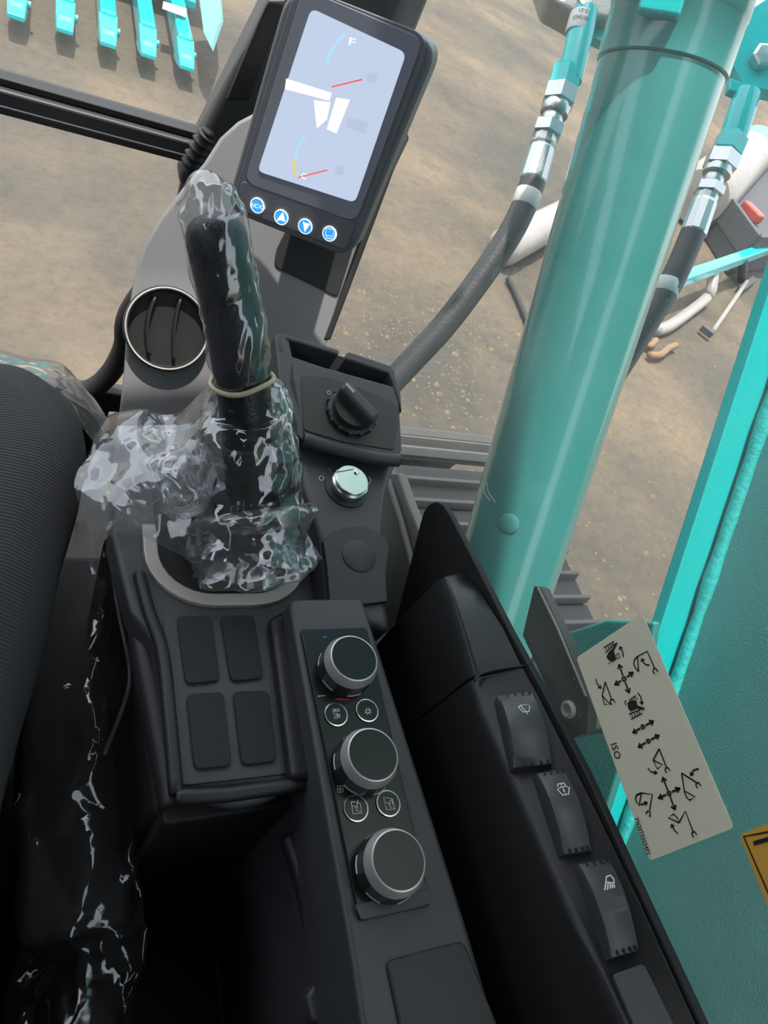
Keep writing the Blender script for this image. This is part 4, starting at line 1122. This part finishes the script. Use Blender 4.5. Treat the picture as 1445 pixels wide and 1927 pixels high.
# upper-structure deck beside the cab
dk = thing('deck_bracket', 'dark deck edge bar with pale bolt beside the white sticker', 'bracket', PZ(1050, 1250, -0.95))
PB = Plane(PX(1040, 1230, 0.56), (-1, 0, 0.12))
slab('edge_bar', [PB(px, py) for px, py in ((1004, 1102), (1018, 1106), (1075, 1230), (1108, 1320), (1105, 1380), (1075, 1390), (1030, 1300), (982, 1195))], PB.n, 0.015, 'frame', dk, bevel=0.002)
tube('light_edge', [PB(px, py, 0.001) for px, py in ((1012, 1105), (1050, 1185), (1102, 1310))], 0.0016, 'sill', dk, seg=8)
lathe('bolt_head', PB(1071, 1335, 0.0), PB.n, [(0.010, 0), (0.010, 0.003), (0.007, 0.005), (0.004, 0.003), (0, 0.003)], 'cast', dk, seg=20)
pn = thing('fender_cover', 'teal fender cover behind the lower end of the cylinder', 'cover', PX(1120, 1300, 0.70))
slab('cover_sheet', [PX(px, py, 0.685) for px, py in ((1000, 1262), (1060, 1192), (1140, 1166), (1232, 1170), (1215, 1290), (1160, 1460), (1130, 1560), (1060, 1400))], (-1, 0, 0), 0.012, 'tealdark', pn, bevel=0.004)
slab('cover_bracket', [PX(px, py, 0.683) for px, py in ((1075, 1290), (1130, 1285), (1150, 1370), (1090, 1380))], (-1, 0, 0), 0.012, 'sill', pn, bevel=0.003)

# ================================================================== WINDOW STICKERS
XS = 0.3605
stk = thing('window_sticker', 'cream sticker of joystick pattern diagrams on the side window', 'sticker', PX(1225, 1617, XS))
SK = Plane((XS, 0, 0), (-1, 0, 0)); nS = SK.n
slab('sticker_sheet', rounded([SK(*p) for p in ((1084, 1238), (1208, 1155), (1380, 1558), (1222, 1620))], 0.003), nS, 0.0006, 'cream', stk)
z5 = zoomed(1050, 1130, 3.658)
def s5(x, y): return SK(*z5(x, y), 0.0002)
def arrow(x0, y0, x1, y1, hl=24, hw=15):
    dx, dy = x1 - x0, y1 - y0; l = math.hypot(dx, dy); dx /= l; dy /= l
    return [[(x0, y0), (x1, y1)], [(x1 - dx * hl - dy * hw, y1 - dy * hl + dx * hw), (x1, y1), (x1 - dx * hl + dy * hw, y1 - dy * hl - dx * hw)]]
def carrow(pts, hl=20, hw=13):
    (x0, y0), (x1, y1) = pts[-2], pts[-1]
    return [pts] + arrow(x0, y0, x1, y1, hl, hw)[1:]
def cc(x, y, r): return [(x + r * math.cos(i * math.pi / 7), y + r * math.sin(i * math.pi / 7)) for i in range(15)]
def hook(x, y, s=1): return [(x + 26, y + 20 * s), (x + 12, y - 2), (x - 6, y + 4), (x - 8, y + 18), (x + 4, y + 36)]
def pr5(name, lines, w): strokes(name, [[s5(*p) for p in l] for l in lines], w * 1.4, nS, 'ink', stk, th=0.0002)
for cx_, cy_, tips in ((455, 540, ((420, 440), (520, 495), (390, 580), (490, 635))), (765, 1328, ((722, 1218), (840, 1292), (690, 1362), (805, 1440)))):
    L = []
    for tx, ty in tips:
        dx, dy = tx - cx_, ty - cy_; l = math.hypot(dx, dy)
        L += arrow(cx_ + dx / l * 22, cy_ + dy / l * 22, tx, ty, 30, 18)
    L.append(cc(cx_, cy_, 12)); pr5('arrow_cross', L, 0.0010)
for cx_, cy_, tips in ((585, 870, ((658, 830), (515, 910))), (622, 968, ((697, 928), (552, 1010)))):
    L = [cc(cx_, cy_, 11)]
    for tx, ty in tips:
        dx, dy = tx - cx_, ty - cy_; l = math.hypot(dx, dy)
        L += arrow(cx_ + dx / l * 20, cy_ + dy / l * 20, tx, ty, 26, 18)
    pr5('arrow_pair', L, 0.0010)
pr5('arm_diagram', [[(555, 488), (548, 385), (615, 350), (665, 465)], [(548, 385), (527, 408), (522, 438), (536, 468), (555, 488)], hook(662, 470)] + carrow([(630, 445), (605, 442), (590, 428), (576, 400)]), 0.0008)
pr5('arm_diagram', [[(325, 560), (305, 655), (320, 715), (360, 715), (305, 655)], [(325, 560), (370, 680)], hook(368, 682)] + carrow([(262, 540), (268, 570), (298, 605)]), 0.0008)
pr5('arm_diagram', [[(697, 1020), (655, 1100), (685, 1160), (720, 1130), (655, 1100)], [(697, 1020), (747, 1148)], hook(746, 1152)] + carrow([(620, 1155), (640, 1180), (683, 1186)]), 0.0008)
pr5('arm_diagram', [[(852, 1188), (958, 1255)], hook(958, 1256), [(852, 1188), (870, 1310), (945, 1352), (905, 1375), (884, 1352), (870, 1310)]] + carrow([(970, 1158), (935, 1168), (912, 1205)]), 0.0008)
pr5('arm_diagram', [[(545, 1338), (575, 1325), (650, 1335), (630, 1448)], [(575, 1325), (542, 1338), (533, 1365), (545, 1395), (558, 1415), (575, 1325)], [(605, 1468), (618, 1450), (634, 1455), (636, 1472), (630, 1490)]] + carrow([(568, 1406), (590, 1400), (616, 1390)]), 0.0008)
pr5('arm_diagram', [[(760, 1495), (798, 1470), (822, 1496), (832, 1530), (760, 1495)], [(832, 1530), (878, 1450), (930, 1590)], hook(930, 1594)] + carrow([(825, 1605), (800, 1578), (782, 1542)]), 0.0008)
pr5('swing_arrow', carrow([(450, 390), (447, 355), (424, 318)]) + carrow([(550, 635), (572, 665), (578, 715)]), 0.0008)
def fl5(name, pts): flat(name, [s5(*p) for p in pts], nS, 'ink', stk, th=0.0002)
fl5('machine_icon', [(333, 388), (352, 352), (370, 336), (402, 288), (413, 293), (386, 345), (396, 388), (405, 405), (372, 427), (346, 408)])
fl5('machine_icon', [(478, 705), (500, 688), (540, 688), (548, 722), (596, 738), (596, 756), (545, 746), (502, 766), (482, 742)])
pr5('track_icon', [[(315, 325), (388, 280), (392, 298), (328, 362), (315, 325)], [(330, 320), (338, 348)], [(345, 310), (354, 336)], [(360, 302), (368, 322)], [(374, 292), (380, 312)],
                   [(398, 378), (416, 362), (427, 392), (410, 402), (398, 378)], [(350, 425), (360, 438)],
                   [(490, 688), (535, 655), (548, 682)], [(510, 678), (516, 688)], [(524, 668), (532, 684)], [(460, 698), (470, 722)], [(460, 698), (472, 690)],
                   [(488, 782), (568, 752), (580, 776), (505, 818), (488, 782)], [(505, 778), (516, 810)], [(522, 772), (534, 800)], [(540, 766), (550, 792)], [(555, 760), (565, 784)]], 0.0006)
text('lettering', 'ISO', s5(362, 990), s5(394, 1096), nS, 'ink', stk, height=0.0062, bold=0.012)
text('lettering', 'YN20T03034P2', s5(524, 1496), s5(612, 1752), nS, 'ink', stk, height=0.0040, bold=0.022)
ys = thing('warning_sticker', 'yellow warning sticker with black border at the right edge', 'sticker', PX(1400, 1600, XS))
z8 = zoomed(1150, 1500, 4.512)
def s8(x, y): return SK(*z8(x, y), 0.0002)
slab('sticker_sheet', rounded([SK(*p) for p in ((1391, 1570), (1500, 1530), (1620, 1790), (1500, 1850))], 0.003), nS, 0.0006, 'yellow', ys)
strokes('border_line', [[s8(1500, 265), s8(1125, 335), s8(1420, 1010)]], 0.0012, nS, 'ink', ys)
flat('warning_print', [s8(1205, 375), s8(1420, 310), s8(1432, 350), s8(1213, 412)], nS, 'ink', ys)

# ================================================================== BUCKET
bk = thing('digging_bucket', 'teal digging bucket with a row of teeth on the yard at top left', 'bucket', (0.4, 7.2, -2.35))
BX0, BX1 = -0.45, 1.12
prof_b = [(7.02, -2.20), (7.25, -2.30), (7.7, -2.30), (8.0, -2.05), (8.05, -1.6), (7.8, -1.25)]
V = []; Fc = []
for x in (BX0, BX1):
    for yy, zz_ in prof_b: V.append(Vector((x, yy, zz_)))
kk = len(prof_b)
for i in range(kk - 1): Fc.append((i, i + 1, kk + i + 1, kk + i))
mk('bucket_shell', V, Fc, 'teal', bk, solid=0.03)
for x in (BX0, BX1):
    slab('side_plate', [Vector((x, yy, zz_)) for yy, zz_ in [(6.95, -2.05)] + prof_b + [(7.05, -1.25)]], (1, 0, 0), 0.04, 'teal', bk, bevel=0.008)
v, f = geo_box((BX0, 6.92, -2.24), (BX1, 7.12, -2.17)); mk('lip_plate', v, f, 'teal', bk, bevel=0.015)
tips = [(30, 32), (122, 58), (204, 84), (280, 105), (352, 128)]
for px, py in tips:
    tpnt = PZ(px, py, -2.20)
    x = tpnt.x; y0 = tpnt.y
    V = []
    for yy, w_, zt_, zb_ in ((y0, 0.050, -2.19, -2.22), (y0 + 0.14, 0.058, -2.155, -2.25), (y0 + 0.30, 0.062, -2.12, -2.27)):
        V += [Vector((x - w_, yy, zb_)), Vector((x + w_, yy, zb_)), Vector((x + w_, yy, zt_)), Vector((x - w_, yy, zt_))]
    Fc = [(0, 1, 2, 3), (11, 10, 9, 8)]
    for r in range(2):
        for i in range(4):
            j = (i + 1) % 4; Fc.append((r * 4 + i, r * 4 + j, r * 4 + 4 + j, r * 4 + 4 + i))
    th_ = mk('tooth', V, Fc, 'teal', bk, bevel=0.008)
    fc_ = [Vector((x - 0.036, y0 + 0.02, -2.186)), Vector((x + 0.036, y0 + 0.02, -2.186)), Vector((x + 0.040, y0 + 0.125, -2.158)), Vector((x - 0.040, y0 + 0.125, -2.158))]
    slab('tooth_face', fc_, (0, -0.25, 0.97), 0.006, 'tealdust', th_, bevel=0.002)
    v, f = geo_box((x - 0.055, y0 + 0.28, -2.27), (x + 0.055, 7.02, -2.10)); mk('tooth_adapter', v, f, 'teal', th_, bevel=0.02)
    lathe('tooth_pin', (x + 0.06, y0 + 0.22, -2.19), (1, 0, 0), [(0.025, -0.01), (0.025, 0.02), (0, 0.025)], 'tealdust', th_, seg=12)
sc_ = [PZ(px, py, -2.0) for px, py in ((372, -20), (412, -20), (416, 30), (396, 88), (382, 60))]
slab('side_cutter', sc_, (-0.6, -0.2, 0.7), 0.05, 'tealdust', bk, bevel=0.01)
flat('white_mark', [PZ(px, py, -2.10) for px, py in ((306, 8), (350, 22), (348, 38), (304, 22))], (0, -.5, .85), 'band', bk, th=0.03)

# ================================================================== THINGS LYING ON THE YARD
ZG = -2.35
b1 = thing('gas_bottle', 'pale lying gas bottle behind the left hose', 'gas bottle', PZ(985, 470, ZG))
a_ = PZ(940, 470, ZG + 0.14); b_ = PZ(1090, 392, ZG + 0.14)
d_ = (b_ - a_).normalized(); L_ = (b_ - a_).length
lathe('bottle_body', a_, d_, [(0.0, 0), (0.09, 0.01), (0.135, 0.06), (0.14, 0.12), (0.14, L_ - 0.1), (0.10, L_), (0.0, L_ + 0.02)], 'bottle', b1, seg=32)
lathe('valve_neck', a_, -d_, [(0.05, -0.01), (0.05, 0.06), (0.03, 0.08), (0, 0.08)], 'bottle', b1, seg=20)
tag(tube('yard_shadow_line', smooth_path([PZ(px, py, ZG + 0.03) for px, py in ((956, 525), (968, 548), (980, 575), (998, 620))], 6), 0.022, 'rubber', None, seg=8), 'dark line on the yard beside the pale bottle, mostly a shadow', 'shadow line')  # black tube standing in for what is mostly a shadow line
b2 = thing('water_jug', 'white jug with blue top lying at the upper right', 'jug', PZ(1370, 320, ZG))
a_ = PZ(1318, 372, ZG + 0.33); b_ = PZ(1425, 275, ZG + 0.33)
d_ = (b_ - a_).normalized(); L_ = (b_ - a_).length
lathe('jug_body', a_, d_, [(0.0, 0), (0.28, 0.02), (0.33, 0.1), (0.33, L_ * 0.7), (0.3, L_ * 0.72)], 'bottle', b2, seg=32)
lathe('blue_top', a_ + d_ * (L_ * 0.7), d_, [(0.33, 0), (0.33, L_ * 0.18), (0.2, L_ * 0.28), (0, L_ * 0.29)], 'bluecap', b2, seg=32)
tb = thing('tool_crate', 'dark open crate with red tool inside at the right edge', 'crate', PZ(1400, 400, ZG))
ct = [PZ(px, py, ZG + 0.25) for px, py in ((1345, 400), (1420, 300), (1520, 330), (1520, 470), (1400, 480))]
slab('crate_floor', ct, (0, 0, 1), 0.25, 'box', tb, bevel=0.03)
for i in range(5):
    v, f = bar3(ct[i] + Vector((0, 0, .1)), ct[(i + 1) % 5] + Vector((0, 0, .1)), 0.06, 0.26, (0, 0, 1)); mk('crate_wall', v, f, 'box', tb, bevel=0.01)
v, f = bar3(PZ(1400, 385, ZG + 0.32), PZ(1430, 415, ZG + 0.32), 0.12, 0.12, (0, 0, 1)); tag(mk('red_tool', v, f, 'red', None, bevel=0.03), 'small red tool lying in the dark crate', 'tool')
tb_ = thing('tube_frame', 'teal steel bar with a bent pale leg lying on the yard', 'metal frame', PZ(1350, 500, ZG))
a_ = PZ(1268, 530, ZG + 0.30); b_ = PZ(1480, 455, ZG + 0.30)
v, f = bar3(a_, b_, 0.10, 0.10, (0, 0, 1)); mk('teal_bar', v, f, 'teal', tb_, bevel=0.01)
tube('bent_leg', smooth_path([PZ(1343, 505, ZG + 0.26), PZ(1338, 545, ZG + 0.15), PZ(1328, 562, ZG + 0.08), PZ(1300, 585, ZG + 0.05), PZ(1262, 612, ZG + 0.05), PZ(1235, 622, ZG + 0.05)], 5), 0.05, 'bottle', tb_, seg=10)
tube('leg_stub', [PZ(1398, 490, ZG + 0.28), PZ(1396, 525, ZG + 0.04)], 0.045, 'frame', tb_, seg=8)
rc = thing('rusty_bracket', 'small rusty steel bracket beside the bent pale leg', 'bracket', PZ(1245, 630, ZG))
tube('bracket_arm', smooth_path([PZ(px, py, ZG + 0.05) for px, py in ((1212, 640), (1222, 652), (1234, 640))], 4), 0.025, 'rust', rc, seg=8)
tube('bracket_base', smooth_path([PZ(px, py, ZG + 0.05) for px, py in ((1222, 668), (1242, 668), (1258, 655), (1272, 650))], 4), 0.028, 'rust', rc, seg=8)
hm = thing('long_hammer', 'long-handled hammer lying on the yard near the boom', 'hammer', PZ(1360, 600, ZG))
tube('handle', [PZ(1342, 622, ZG + 0.05), PZ(1405, 530, ZG + 0.06)], 0.022, 'sill', hm, seg=10)
v, f = bar3(PZ(1320, 615, ZG + 0.06), PZ(1341, 631, ZG + 0.06), 0.06, 0.06, (0, 0, 1)); mk('hammer_head', v, f, 'box', hm, bevel=0.01)
v, f = bar3(PZ(1393, 545, ZG + 0.05), PZ(1418, 525, ZG + 0.05), 0.07, 0.05, (0, 0, 1)); mk('handle_grip', v, f, 'box', hm, bevel=0.01)

# loose dirt on the concrete
rg = random.Random(11); V = []; Fc = []
for i in range(2600):
    x = rg.uniform(0.9, 6.5); y = rg.uniform(1.2, 6.5)
    if rg.random() < 0.35: x = rg.gauss(2.3, 0.6); y = rg.gauss(3.2, 0.5)
    r = rg.uniform(0.005, 0.013) * (1 if rg.random() < 0.93 else 2.0)
    a = rg.uniform(0, 6.28); b = len(V)
    for k_ in range(4):
        t = a + k_ * math.pi / 2
        V.append(Vector((x + r * math.cos(t) * rg.uniform(0.7, 1.3), y + r * math.sin(t) * rg.uniform(0.7, 1.3), ZG - 0.001)))
    V.append(Vector((x, y, ZG + r * 0.7)))
    Fc += [(b, b + 1, b + 4), (b + 1, b + 2, b + 4), (b + 2, b + 3, b + 4), (b + 3, b, b + 4)]
tag(mk('dirt_crumbs', V, Fc, mat('dry_dirt', (0.17, 0.125, 0.078), 0.9)), 'dry dirt crumbs scattered over the concrete yard', 'dirt', kind='stuff')
